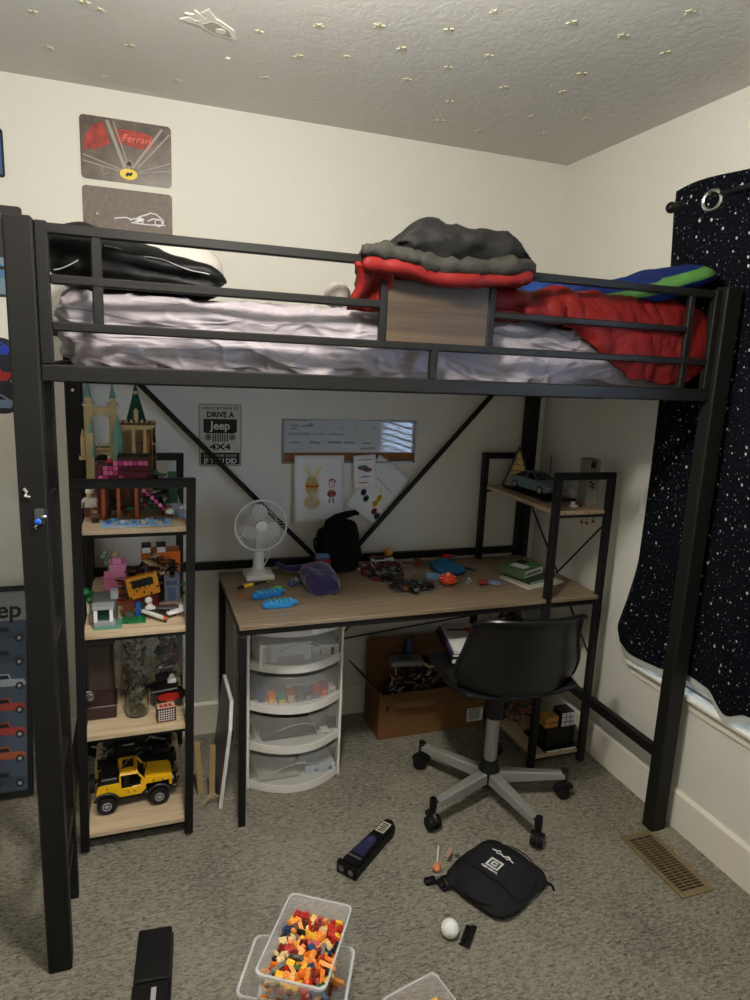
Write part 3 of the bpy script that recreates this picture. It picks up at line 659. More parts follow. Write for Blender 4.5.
# grey and red comforter heap in the middle
cf = thing('comforter', (-1.0,-.75,1.71), 'grey comforter with red lining heaped over the guard rail above the wooden panel', 'comforter')
def w1(p):
    x, y, z = p; u = (x+1.015)/.25
    z += .012*sin(x*14)-.012*(u*u)*.3
    if y < -1.03: z -= .004
    return (x+.27*(y+1.07), y+.006*sin(x*40), z)
MB().soft((-1.018,-.84,1.795), (.236,.255,.015), .018, .011, lambda p, n: .005*fbm(p, 20, 2), w1).build('red_lining', M_red, cf, True, sharp=False)
def w2(p):
    x, y, z = p
    if z > 1.85:
        z += .002
    z += .010*sin(x*14)
    return (x+.27*(y+1.07), y+.007*sin(x*46)*(1 if y < -1 else .2), z-.006 if y < -1 else z)
MB().soft((-1.018,-.85,1.826), (.240,.250,.021), (.04,.03,.019), .011, lambda p, n: quilt((p[0]*1.6,p[1],p[2]*.5), 14, .010), w2).build('grey_edge', M_grey, cf, True, sharp=False)
def w3(p):
    x, y, z = p
    h = 1.0*math.exp(-((x+1.035)/.075)**2)+.88*math.exp(-((x+.83)/.085)**2)+.36*math.exp(-((x+.93)/.06)**2)
    if z > 1.87: z = 1.85+(z-1.85)*(.30+.66*min(1, h))
    return (x+.27*(y+.95), y, z)
MB().soft((-.945,-.90,1.880), (.212,.140,.068), (.09,.10,.06), .011, lambda p, n: quilt((p[0]*1.0, p[1], p[2]*1.2), 11, .014), w3).build('dark_fold', M_dkgrey, cf, True, sharp=False)
def hang(u, v):
    x = -1.272+.095*u+ .012*sin(v*5); z = 1.80-.105*v; y = -1.035-.012*sin(u*9)-.02*(1-v)+.03*v
    return (x+.012*v, y, z)
o = MB().grid(hang, 20, 16).build('hanging_lining', M_red, cf, True); k = o.modifiers.new('t', 'SOLIDIFY'); k.thickness = .012
MB().soft((-.80,-.90,1.745), (.08,.10,.045), .04, .012, lambda p, n: quilt(p, 14, .009)).soft((-1.02,-.84,1.742), (.15,.13,.040), .038, .015, lambda p, n: quilt(p, 14, .007)).build('under_fold', M_red, cf, True, sharp=False)
o = MB().soft((-1.268,-.90,1.738), (.028,.05,.030), .025, .008, lambda p, n: .006*fbm(p, 25, 2)).build('stuffed_cushion', mat('pale_floral', (150,140,134), .8, var=.2, vscale=60), None, True, sharp=False)
tag(o, 'small pale patterned cushion peeking out left of the grey comforter', 'cushion')

# red comforter, right half, drooping over the mattress edge
XA, XB = -.88, -.088
def zlow(x):
    pts = [(-.88,1.735),(-.74,1.72),(-.59,1.70),(-.53,1.655),(-.46,1.60),(-.38,1.565),(-.27,1.550),(-.19,1.558),(-.13,1.59),(-.088,1.625)]
    for (a, za), (b, zb) in zip(pts, pts[1:]):
        if a <= x <= b: f = (x-a)/(b-a); return za+(zb-za)*f
    return pts[-1][1]
def ztop(x, y):
    return 1.715+.075*math.exp(-((x+.60)/.17)**2)+.065*math.exp(-((x+.30)/.16)**2)+.035*math.exp(-((x+.14)/.1)**2)
def rc(u, v):
    x = XA+(XB-XA)*u
    ed = min(1, min(u, 1-u)*12); edge = sqrt(1-(1-ed)**2)
    zt = ztop(x, 0); zt = 1.71+(zt-1.71)*edge
    if v < .5:
        q = v/.5; y = -.42+(-.985+.42)*q; z = zt-.03*(1-q)-.02*q*q
        n = Vector((0,0,1))
    else:
        q = (v-.5)/.5; a = min(1, q*2.2)*pi/2; y = -.985-.018*sin(a)*edge; z = zt-.02-(zt-.02-zlow(x))*q
        n = Vector((0,-1,0)); y += .012*max(0, q-.8)/.2
    p = Vector((x, y, z)); d = .011*fbm((x*1.6, y, z*.8), 9, 3)+.016*(max(0, ridge((x+z*.5, y*.5, z*.55), 13)-.1))+.005*max(0, ridge((x*.8-z*.9+3, y*.5, z*.9), 15)-.2)
    if v > .5: d = min(d*.8, .020)
    if v > .62: d *= 1
    p += n*d*edge
    # bulging between rails
    return p
o = MB().grid(rc, 130, 110).build('comforter', M_red, None, True, sharp=False); k = o.modifiers.new('t', 'SOLIDIFY'); k.thickness = .02; k.offset = -1
tag(o, 'puffy red comforter drooping over the right half of the mattress', 'comforter')

# blue and green pillow at the right end
M_bp = mat('blue_pillow', (14,34,92), .85, spec=.2)
t = NT(M_bp); co = t.new('ShaderNodeTexCoord'); sp = t.new('ShaderNodeSeparateXYZ'); t.link(co.outputs['Object'], sp.inputs[0])
nn = t.new('ShaderNodeTexNoise', Scale=14.0); t.link(co.outputs['Object'], nn.inputs['Vector'])
m1 = t.new('ShaderNodeMath', operation='MULTIPLY_ADD'); m1.inputs[1].default_value = -.34; t.link(sp.outputs[0], m1.inputs[0]); t.link(sp.outputs[2], m1.inputs[2])
m2 = t.new('ShaderNodeMath', operation='MULTIPLY_ADD'); m2.inputs[1].default_value = .012; t.link(nn.outputs[0], m2.inputs[0]); t.link(m1.outputs[0], m2.inputs[2])
m3 = t.new('ShaderNodeMath', operation='ADD'); m3.inputs[1].default_value = -.022; t.link(m2.outputs[0], m3.inputs[0])
m4 = t.new('ShaderNodeMath', operation='ABSOLUTE'); t.link(m3.outputs[0], m4.inputs[0]); m5 = t.new('ShaderNodeMath', operation='LESS_THAN'); m5.inputs[1].default_value = .017; t.link(m4.outputs[0], m5.inputs[0])
mxc = t.new('ShaderNodeMix', data_type='RGBA'); mxc.inputs[6].default_value = lin((14,34,92)); mxc.inputs[7].default_value = lin((80,126,62)); t.link(m5.outputs[0], mxc.inputs[0]); t.link(mxc.outputs[2], t.b.inputs['Base Color'])
def wbp(p):
    x, y, z = p; u = (x+.215)/.215; hh = (1-.75*max(0, u)**2.2)*(1-.25*max(0, -u)**2)
    return (x*(1+.10*abs(y)/.13), y, z*hh+.235*(x)+(.03*max(0, u)**2))
def wbp(p):
    x, y, z = p; u = x/.215; hh = 1-.80*max(0, u)**2.5-.35*max(0, -u)**2
    return (x, y, z*hh+.10*x*(1 if x < 0 else 2.6)+.012*sin(x*20))
pl = MB().soft((0,0,0), (.200,.17,.050), (.12,.12,.05), .010, lambda p, n: .006*fbm(p, 10, 2), wbp)
o = pl.build('pillow', M_bp, None, True, sharp=False)
o.location = (-.240, -.845, 1.834)
tag(o, 'blue pillow with a bright green stripe on the red comforter at the right end', 'pillow')
o = MB().soft((-.36,-.52,1.80), (.17,.13,.05), (.1,.1,.045), .02, lambda p, n: .008*fbm(p, 10, 2)).build('pillow', mat('blue_print', (24,60,130), .8, var=.5, vscale=25), None, True, sharp=False)
o.location.z = .03
tag(o, 'mottled blue pillow lying behind the green striped pillow', 'pillow')

# ============================================================= DESK
dk = thing('desk', (-.79,-.32,0), 'long light oak topped desk with black metal legs under the loft bed', 'desk')
MB().box(-1.482,-.092,-.640,-.066,.712,.727,0,.0015).build('desktop', M_desk, dk)
part('front_rail', [(-1.48,-.095,-.632,-.612,.690,.712)], M_metal2, dk, .001)
part('rear_rail', [(-1.48,-.095,-.088,-.068,.690,.712)], M_metal2, dk, .001)
part('side_rail', [(-1.480,-1.458,-.612,-.088,.690,.712)], M_metal2, dk, .001)
part('leg', [(-1.482,-1.458,-.640,-.616,0,.690)], M_metal2, dk, .002)
part('leg', [(-1.482,-1.458,-.090,-.068,0,.690)], M_metal2, dk, .002)
brace('brace', (-.99,-.085,.40), (-.70,-.085,.69), .004, dk); brace('brace', (-.99,-.085,.40), (-.30,-.085,.46), .004, dk)

def shelf_unit(x0, x1, zs, label, name='shelf_unit', front_depth=None, braces=None, m=M_shelfw):
    t_ = thing(name, ((x0+x1)/2, -.33, 0), label, 'shelf')
    y0, y1 = -.640, -.064; s = .026; Ht = 1.208
    for (xa, ya) in ((x0,y0),(x1-s,y0),(x0,y1-s),(x1-s,y1-s)):
        part('leg', [(xa,xa+s,ya,ya+s,.012,Ht-s)], M_metal2, t_, .002)
    part('top_bar', [(x0,x1,y0,y0+s,Ht-s,Ht)], M_metal2, t_, .002); part('top_bar', [(x0,x1,y1-s,y1,Ht-s,Ht)], M_metal2, t_, .002)
    for z, ya, yb in zs:
        part('shelf_board', [(x0+.022,x1-.022,ya,yb,z-.016,z)], m, t_, .001)
        part('shelf_rail', [(x0+s,x1-s,max(ya,y0+.004)+.006,max(ya,y0+.004)+.018,z-.028,z-.016)], M_metal2, t_, 0)
        part('shelf_rail', [(x0+s,x1-s,yb-.02,yb-.008,z-.028,z-.016)], M_metal2, t_, 0)
    for (xa, ya) in ((x0,y0),(x1-s,y0),(x0,y1-s),(x1-s,y1-s)):
        f = MB().cyl((xa+s/2,ya+s/2,0.001),(xa+s/2,ya+s/2,.014),.011,n=12).build('foot', M_chrome, t_, True)
    return t_
YA, YB = -.622, -.070
su = shelf_unit(-1.975,-1.632, [(z, YA, YB) for z in (.064,.402,.735,1.058)], 'narrow four tier open shelf with black frame under the left end of the bed')
for a, b in (((-1.97,-.63,.30),(-1.97,-.08,.95)), ((-1.97,-.08,.30),(-1.97,-.63,.95))): brace('side_brace', a, b, .004, su)
sr = shelf_unit(-.342,-.082, [(z, YA, YB) for z in (.064,1.063)]+[(.300,-.45,YB)], 'narrow open shelf with black frame rising through the right end of the desk', m=M_shelfy)
for a, b in (((-.095,-.63,1.02),(-.095,-.08,.45)), ((-.095,-.08,1.0),(-.095,-.63,.45))): brace('side_brace', a, b, .004, sr)

# ============================================================= THINGS ON THE DESK
DZ = .7272
# fan
fn = thing('desk_fan', (-1.335,-.155,DZ), 'small white desk fan with round cage at the left end of the desk', 'fan')
fx, fy, fz = -1.338, -.155, .945
mb = MB(); mb.box(fx-.055, fx+.055, fy-.05, fy+.06, DZ, DZ+.022, 0, .008); mb.lathe([(.045,0),(.04,.01),(.024,.018),(.022,.03),(.02,.07),(.017,.085)], (fx,fy+.005,DZ+.02), 24); mb.build('base', M_white, fn, True)
MB().cyl((fx,fy+.075,fz-.012),(fx,fy-.01,fz),.036,.03,n=24).box(fx-.014,fx+.014,fy+.0,fy+.03,DZ+.085,fz-.02,0,.004).build('motor', M_white, fn, True)
MB().tube([(fx+.02,fy+.06,fz-.03),(fx+.05,fy+.05,fz-.07),(fx+.05,fy+.05,DZ+.07),(fx+.03,fy+.05,DZ+.03)], .003, 6).build('cable', M_white, fn, True)
mb = MB(); mb.torus((fx,fy-.042,fz), .098, .0042, 'y', 40, 8).torus((fx,fy-.042,fz),.062,.0012,'y',32,5).torus((fx,fy-.05,fz),.028,.0015,'y',24,5)
for k in range(44):
    a = 2*pi*k/44; c, s = cos(a), sin(a)
    mb.tube([(fx+.024*c,fy-.052,fz+.024*s),(fx+.06*c,fy-.056,fz+.06*s),(fx+.09*c,fy-.050,fz+.09*s),(fx+.098*c,fy-.040,fz+.098*s),(fx+.09*c,fy-.012,fz+.09*s),(fx+.05*c,fy+.002,fz+.05*s)], .0008, 4)
mb.build('cage', M_white, fn, True)
MB().cyl((fx,fy-.057,fz),(fx,fy-.050,fz),.022,n=24).build('badge', M_white, fn, True)
for k in range(3):
    a0 = radians(95+120*k); mb = MB()
    def bl_(u, v):
        r = .016+.066*u; a = a0+(v-.5)*(1.25*sin(pi*min(1, .22+u*.70))); return (fx+r*cos(a), fy-.028+(v-.5)*.018, fz+r*sin(a))
    o = mb.grid(bl_, 10, 10).build('blade', mat('blade_white', (214,214,210), .35), fn, True); q = o.modifiers.new('t', 'SOLIDIFY'); q.thickness = .0015
MB().cyl((fx,fy-.04,fz),(fx,fy-.012,fz),.015,n=20).build('hub', M_white, fn, True)

# black cloth bag
bg = thing('cloth_bag', (-1.02,-.13,DZ), 'slumped black cloth bag with a loop standing at the back of the desk', 'bag')
def wbag(p):
    x, y, z = p; f = (z-DZ)/.22; return (x+.018*sin(f*4), y, z if z < .8 else z+.02*((x+1.02)/.09))
MB().soft((-1.02,-.13,.825), (.082,.052,.098), (.045,.045,.05), .008, lambda p, n: .014*fbm(p, 11, 3)+.010*max(0, ridge(p, 12)-.1), wbag).build('body', M_blackf, bg, True, sharp=False)
MB().tube([(-1.055,-.13,.90),(-1.05,-.135,.93),(-1.02,-.14,.95),(-.98,-.14,.965),(-.945,-.14,.972),(-.93,-.14,.965)], [.022,.022,.02,.015,.012,.007], 8).build('flap', M_blackf, bg, True)
MB().tube([(-1.095,-.15,.80),(-1.115,-.16,.84),(-1.118,-.16,.87),(-1.10,-.155,.885),(-1.08,-.15,.87),(-1.075,-.15,.83)], .006, 8).build('strap', M_blackf, bg, True)

# purple fleece
M_pur = mat('purple_fleece', (34,20,74), .9, bump=1, bscale=120, bstr=.4, sheen=.4)
pu = thing('fleece_hat', (-1.13,-.30,DZ), 'crumpled deep purple fleece with blue and red top in front of the black bag', 'clothing')
MB().soft((-1.135,-.33,DZ+.035), (.062,.085,.033), (.04,.05,.03), .007, lambda p, n: .008*fbm(p, 16, 3)+.006*max(0, ridge(p, 16)-.2), lambda p: (p[0]+.18*(p[1]+.33)*-.4, p[1], p[2]+.02*((p[1]+.33)/.085))).build('body', M_pur, pu, True, sharp=False)
MB().tube([(-1.15,-.23,.775),(-1.19,-.21,.770),(-1.225,-.20,.768),(-1.255,-.19,.775),(-1.27,-.17,.785)], [.017,.016,.012,.010,.010], 10).build('sleeve', M_pur, pu, True)
MB().soft((-1.10,-.225,.798), (.033,.02,.012), .011, .006, lambda p, n: .003*fbm(p, 30, 2)).build('red_band', mat('band_red', (120,24,40), .8), pu, True, sharp=False)
MB().soft((-1.098,-.215,.816), (.028,.018,.010), .009, .006, lambda p, n: .003*fbm(p, 30, 2)).build('blue_top', mat('band_blue', (80,110,150), .8), pu, True, sharp=False)

# blue toy pieces
def toy_gun(name, label, c, rz, col):
    t_ = thing(name, (c[0], c[1], DZ), label, 'toy', rz=rz)
    mb = MB().box(-.05,.05,-.016,.016,0,.024,0,.006).box(-.06,-.045,-.01,.01,.004,.02,0,.003); mb.cyl((.045,0,.014),(.065,0,.014),.009,n=12); mb.build('body', col, t_, local=True, smooth=False)
    mb = MB()
    for k in range(5): mb.box(-.035+k*.018,-.027+k*.018,-.0165,.0165,.022,.0275,0,.001)
    mb.build('ridges', cm('toy_cyan', (80,170,205)), t_, local=True)
    return t_
tg = toy_gun('toy_block', 'blue plastic toy piece with a lime green end on the desk', (-1.345,-.385), radians(18), TRB)
MB().sph((.055,.012,.018), .010, 12).box(.035,.05,.008,.02,.01,.03).build('green_end', cm('toy_lime', (120,190,60)), tg, local=True, smooth=True)
toy_gun('toy_block', 'blue ridged plastic toy piece nearest the desk front edge', (-1.325,-.495), radians(4), cm('toy_blue2', (40,130,190)))
sd = thing('screwdriver', (-1.38,-.265,DZ), 'yellow and black screwdriver on the desk in front of the fan', 'screwdriver', rz=radians(24))
MB().cyl((-.04,0,.009),(.0,0,.009),.009,.008,n=10).build('handle', YEL, sd, local=True, smooth=True)
MB().cyl((-.062,0,.009),(-.04,0,.009),.004,.007,n=10).cyl((0,0,.009),(.06,0,.009),.0045,n=8).build('shaft', BLK, sd, local=True, smooth=True)
MB().cyl((.06,0,.009),(.075,0,.009),.006,n=8).build('tip', cm('tip_yellow', (150,140,60)), sd, local=True)
pc = thing('plastic_strip', (-1.42,-.36,DZ), 'flat orange plastic strip beside the screwdriver', 'toy', rz=radians(8))
MB().box(-.03,.03,-.006,.006,.0,.004,0,.001).cyl((-.03,0,0),(-.03,0,.004),.007,n=12).build('strip', DOR, pc, local=True)
bo = thing('small_toy', (-1.225,-.28,DZ), 'small slate blue toy with a pale top beside the purple fleece', 'toy', rz=radians(30))
MB().box(-.022,.022,-.014,.014,.0,.016,0,.004).sph((-.012,0,.02), .011, 10).build('body', cm('toy_slate', (60,80,120)), bo, local=True)
MB().box(.004,.020,-.01,.01,.016,.023,0,.002).cyl((.01,0,.023),(.01,0,.03),.004).build('top', LGY, bo, local=True)

# brick piles on the desk
def studs(mb, x0, x1, y0, y1, z, mi, p=.008):
    nx = max(1, int(round((x1-x0)/p))); ny = max(1, int(round((y1-y0)/p)))
    for i in range(nx):
        for j in range(ny):
            mb.cyl((x0+(i+.5)*(x1-x0)/nx, y0+(j+.5)*(y1-y0)/ny, z), (x0+(i+.5)*(x1-x0)/nx, y0+(j+.5)*(y1-y0)/ny, z+.0018), .0024, n=6, mi=mi)
def bk(mb, x0, x1, y0, y1, z0, z1, mi=0, st=True):
    mb.box(x0, x1, y0, y1, z0, z1, mi, .0005)
    if st and (x1-x0)*(y1-y0) < .004: studs(mb, x0, x1, y0, y1, z1, mi)
def pile(name, label, cat, c, R_, hgt, mats, n, seed, sp=.5, sticks=14, parent=None):
    stuff = name == 'brick_clutter'
    t_ = None if stuff else thing(name, c, label, cat)
    rg = random.Random(seed)
    mb = MB()
    nm = len(mats)
    for k in range(n):
        a = rg.uniform(0, 2*pi); r = sqrt(rg.random()); x, y = R_[0]*r*cos(a), R_[1]*r*sin(a); zt = hgt*(1-r*r)**.5
        z = rg.uniform(0, 1)**.55*max(.0, zt-.008)
        i0 = mb.mark(); L = rg.choice((.012,.016,.024,.032,.04)); wd = rg.choice((.008,.008,.016)); h = rg.choice((.0032,.0096,.0096))
        bk(mb, -L/2, L/2, -wd/2, wd/2, 0, h, rg.randrange(nm), L < .03)
        tlt = rg.uniform(-.35,.35)*(1 if z > .01 else 0)
        mb.tr(Matrix.Translation((x, y, z+.001+abs(sin(tlt))*L/2)) @ Matrix.Rotation(rg.uniform(0, pi), 4, 'Z') @ Matrix.Rotation(tlt, 4, 'Y'), i0)
    for k in range(sticks):
        a = rg.uniform(0, 2*pi); r = rg.uniform(.2,.8); p = Vector((R_[0]*r*cos(a), R_[1]*r*sin(a), rg.uniform(.3,.8)*hgt)); d = Vector((rg.uniform(-1,1), rg.uniform(-1,1), rg.uniform(-.1,.7))).normalized()*rg.uniform(.02,.05)
        q = p+d; mb.cyl(p, q, .0022, n=6, mi=rg.randrange(nm))
    o = mb.build('brick_clutter' if stuff else 'bricks', mats, t_, local=True)
    if stuff: o.location = c; tag(o, label, cat, kind='stuff')
    return t_ or o
v1 = pile('brick_spaceship', 'black, grey and red brick built vehicle with spiky rods right of the black bag', 'toy', (-.845,-.22,DZ), (.09,.10), .062, [BLK, DGY, BLK, LGY, DRD, BLK, BLK], 190, 3, sticks=70)
mb = MB(); bk(mb,-.05,.045,-.012,.012,.060,.068,0); bk(mb,-.04,.0,-.016,.016,.068,.074,1); bk(mb,-.06,.03,-.004,.004,.074,.078,2); mb.build('upper_deck', [LGY, BLK, DRD], v1, local=True)
v2 = pile('brick_crawler', 'black brick built tracked toy at the front middle of the desk', 'toy', (-.79,-.415,DZ), (.082,.055), .040, [BLK, BLK, DGY, BLK, BRN], 90, 8, sticks=14)
mb = MB()
for sy in (-1, 1): mb.tube([(.075*cos(a/14*2*pi)*.8, sy*.03, .014+.011*sin(a/14*2*pi)) for a in range(14)], .005, 6, 0, True)
mb.build('tracks', BLK, v2, local=True, smooth=True)
mb = MB(); mb.sph((0,0,0), .020, 16); rb = mb.build('wicker_ball', mat('wicker_orange', (206,136,50), .8, var=.4, vscale=150), None, True)
rb.location = (-.775,-.10,DZ+.056); tag(rb, 'orange woven ball at the back of the desk behind the brick vehicle', 'ball')
st_ = thing('toy_stand', (-.775,-.10,DZ), 'small dark base under the orange woven ball', 'toy')
MB().lathe([(.02,0),(.018,.006),(.006,.01),(.005,.028),(.012,.035)], (0,0,0), 16).build('base', BLK, st_, True, True)
bc = thing('microfiber_cloth', (-.575,-.235,DZ), 'bunched teal blue cloth on the desk behind the orange toy', 'cloth')
MB().soft((-.565,-.245,DZ+.020), (.06,.07,.018), (.035,.04,.016), .006, lambda p, n: .008*fbm(p, 18, 3)+.006*max(0, ridge(p, 20)-.2)).build('cloth', mat('teal_cloth', (18,84,120), .9, bump=1, bscale=90), bc, True, sharp=False)
og = thing('rubber_toy', (-.635,-.40,DZ), 'round orange spiky rubber toy at the front of the desk', 'toy')
mb = MB(); mb.sph((-.635,-.40,DZ+.022), (.032,.03,.021), 20)
for k in range(40):
    a = 2.4*k; zz = -.2+1.15*(k/40); r = sqrt(max(0, 1-zz*zz)); d = Vector((r*cos(a), r*sin(a), zz))
    p = Vector((-.635+.03*d.x, -.40+.028*d.y, DZ+.022+.019*d.z)); mb.cyl(p, p+d*.009, .004, .0015, n=6)
mb.build('body', cm('rubber_orange', (214,74,40), .5), og, True)
MB().sph((-.638,-.405,DZ+.044), (.014,.014,.010), 12).build('top_knob', cm('rubber_peach', (232,130,90), .5), og, True)
bt = thing('toy_bottle', (-.66,-.32,DZ), 'light blue and white bottle like toy behind the orange toy', 'toy', rz=radians(-25))
MB().box(-.03,.03,-.012,.012,0,.024,0,.006).build('body', cm('toy_sky', (110,150,190)), bt, local=True); MB().cyl((.03,0,.012),(.045,0,.012),.009,n=12).build('cap', WHT, bt, local=True, smooth=True)
rd = thing('red_toy', (-.49,-.08,DZ), 'small red toy with a pale end at the back right of the desk', 'toy', rz=radians(10))
MB().sph((0,0,.014),(.022,.014,.013),14).sph((-.018,0,.022),.009,10).build('body', RED, rd, local=True, smooth=True); MB().cyl((.018,0,.014),(.045,0,.012),.009,.006,n=10).build('pale_end', LGY, rd, local=True, smooth=True)
r2 = thing('red_toy', (-.65,-.13,DZ), 'small red claw toy left of the teal cloth', 'toy', rz=radians(70))
MB().box(-.015,.015,-.012,.012,0,.014,0,.004).tube([(.012,.006,.01),(.03,.012,.016),(.042,.004,.012)], .0045, 8).tube([(.012,-.006,.01),(.03,-.012,.016),(.042,-.004,.012)], .0045, 8).build('claw', cm('red_soft', (150,40,34)), r2, local=True)
pn_ = thing('marker', (-.46,-.24,DZ), 'short black pen lying right of the teal cloth', 'pen', rz=radians(-60))
MB().cyl((-.03,0,.006),(.02,0,.006),.0055,n=10).build('barrel', BLK, pn_, local=True, smooth=True); MB().cyl((.02,0,.006),(.036,0,.006),.005,.004,n=10).build('cap', DGY, pn_, local=True, smooth=True)
mf = thing('silver_toy', (-.545,-.40,DZ), 'little silver and white figure between the orange toy and the books', 'toy', rz=radians(20))
MB().box(-.012,.012,-.007,.007,0,.012,0,.002).sph((0,0,.018),.007,10).cyl((-.018,0,.008),(-.010,0,.010),.003).cyl((.010,0,.010),(.020,0,.006),.003).build('body', cm('toy_silver', (160,165,170), .3, metal=.4), mf, local=True, smooth=True)
r3 = thing('red_toy', (-.495,-.43,DZ), 'dark red round toy beside the pale blue disc', 'toy')
MB().sph((0,0,.011),(.022,.018,.010),14).torus((0,0,.014),.012,.004,'z',16,6).build('body', cm('toy_deep_red', (130,34,26)), r3, local=True, smooth=True)
ds = thing('plastic_disc', (-.44,-.42,DZ), 'pale blue oval plastic disc left of the books', 'toy', rz=radians(20))
MB().lathe([(.002,.0),(.026,.0),(.030,.004),(.024,.006),(.002,.005)], (0,0,0), 24).build('disc', cm('disc_blue', (120,148,180)), ds, True, True)

# books on the desk
def book(name, label, c, L, W, T, rz, cover, pages=None, grp=None, cat='book', decor=None):
    t_ = thing(name, c, label, cat, grp, rz)
    cov = MB().box(-L/2,L/2,-W/2,W/2,0,.0018,0,.0005).box(-L/2,L/2,-W/2,W/2,T-.0018,T,0,.0005).box(-L/2,-L/2+.002,-W/2,W/2,.0018,T-.0018,0).build('cover', cover, t_, local=True)
    MB().box(-L/2+.002,L/2-.003,-W/2+.003,W/2-.003,.0018,T-.0018).build('pages', pages or M_paper, t_, local=True)
    if decor:
        d = MB(); decor(d); d.build('cover_print', [M_ink, WHT, cm('print_green', (70,130,60)), RED, BLU], t_, local=True)
    return t_
book('book', 'thin white covered book at the bottom of the desk pile', (-.265,-.42,DZ), .20, .165, .008, radians(12), cm('cov_white', (196,190,176)))
book('book', 'thin dark green book second from bottom of the desk pile', (-.262,-.395,DZ+.0085), .17, .15, .010, radians(18), cm('cov_dkgreen', (34,60,40)))
def dg(d):
    d.box(-.06,.07,-.05,.05,.0345,.0352,2); d.box(-.05,.0,-.04,.03,.0352,.0356,1); d.box(.01,.06,.0,.045,.0352,.0357,0); d.box(-.07,.06,-.0612,-.0605,.006,.028,1)
    for k in range(9): d.box(-.065+k*.013,-.056+k*.013,-.0616,-.0611,.010,.024,0)
book('game_box', 'green and white boxed book with black lettering on top of the desk pile', (-.285,-.37,DZ+.019), .145, .120, .0345, radians(26), cm('cov_green', (74,96,64)), cm('pg', (190,186,170)), cat='box', decor=dg)

# ============================================================= RIGHT SHELF, TOP BOARD z=1.063
TZ = 1.0635
ch = thing('toy_cabin', (-.19,-.125,TZ), 'triangular A-frame toy cabin with cream front and dark roof on the right shelf', 'toy')
CABM = Matrix.Translation((-.188,-.12,0)) @ Matrix.Rotation(radians(-30),4,'Z') @ Matrix.Translation((.188,.12,0))
mb = MB().prism([(-.243,TZ+.002),(-.188,TZ+.162),(-.132,TZ+.002)], -.155, -.085, 'xz'); 
for k in range(5):
    z = TZ+.02+k*.026; w_ = .048*(1-k*.185); mb.box(-.188-w_, -.188+w_, -.1575, -.155, z, z+.004, 1); mb.box(-.188-w_+.01*(k%2), -.184-w_+.01*(k%2), -.1575, -.155, z, z+.026, 1)
mb.box(-.205,-.188,-.158,-.155,TZ+.004,TZ+.045,1); mb.tr(CABM); mb.build('front_wall', [cm('cabin_cream', (206,180,104)), cm('cabin_brown', (150,110,56))], ch)
mb = MB()
for a, b in (((-.250,TZ),(-.188,TZ+.175)), ((-.188,TZ+.175),(-.126,TZ))):
    d = Vector((b[0]-a[0], b[1]-a[1])).normalized(); n = Vector((-d.y, d.x))*.004
    mb.prism([(a[0]-n.x,a[1]-n.y),(b[0]-n.x,b[1]-n.y),(b[0]+n.x,b[1]+n.y),(a[0]+n.x,a[1]+n.y)], -.153, -.090)
mb.tr(CABM); mb.build('roof', BLK, ch)
mb = MB(); mb.box(-.255,-.222,-.20,-.165,TZ,TZ+.012); mb.sph((-.235,-.185,TZ+.03),.014,10); mb.cyl((-.235,-.185,TZ+.01),(-.235,-.185,TZ+.03),.005); mb.build('garden_piece', cm('cabin_tan', (180,150,90)), ch)
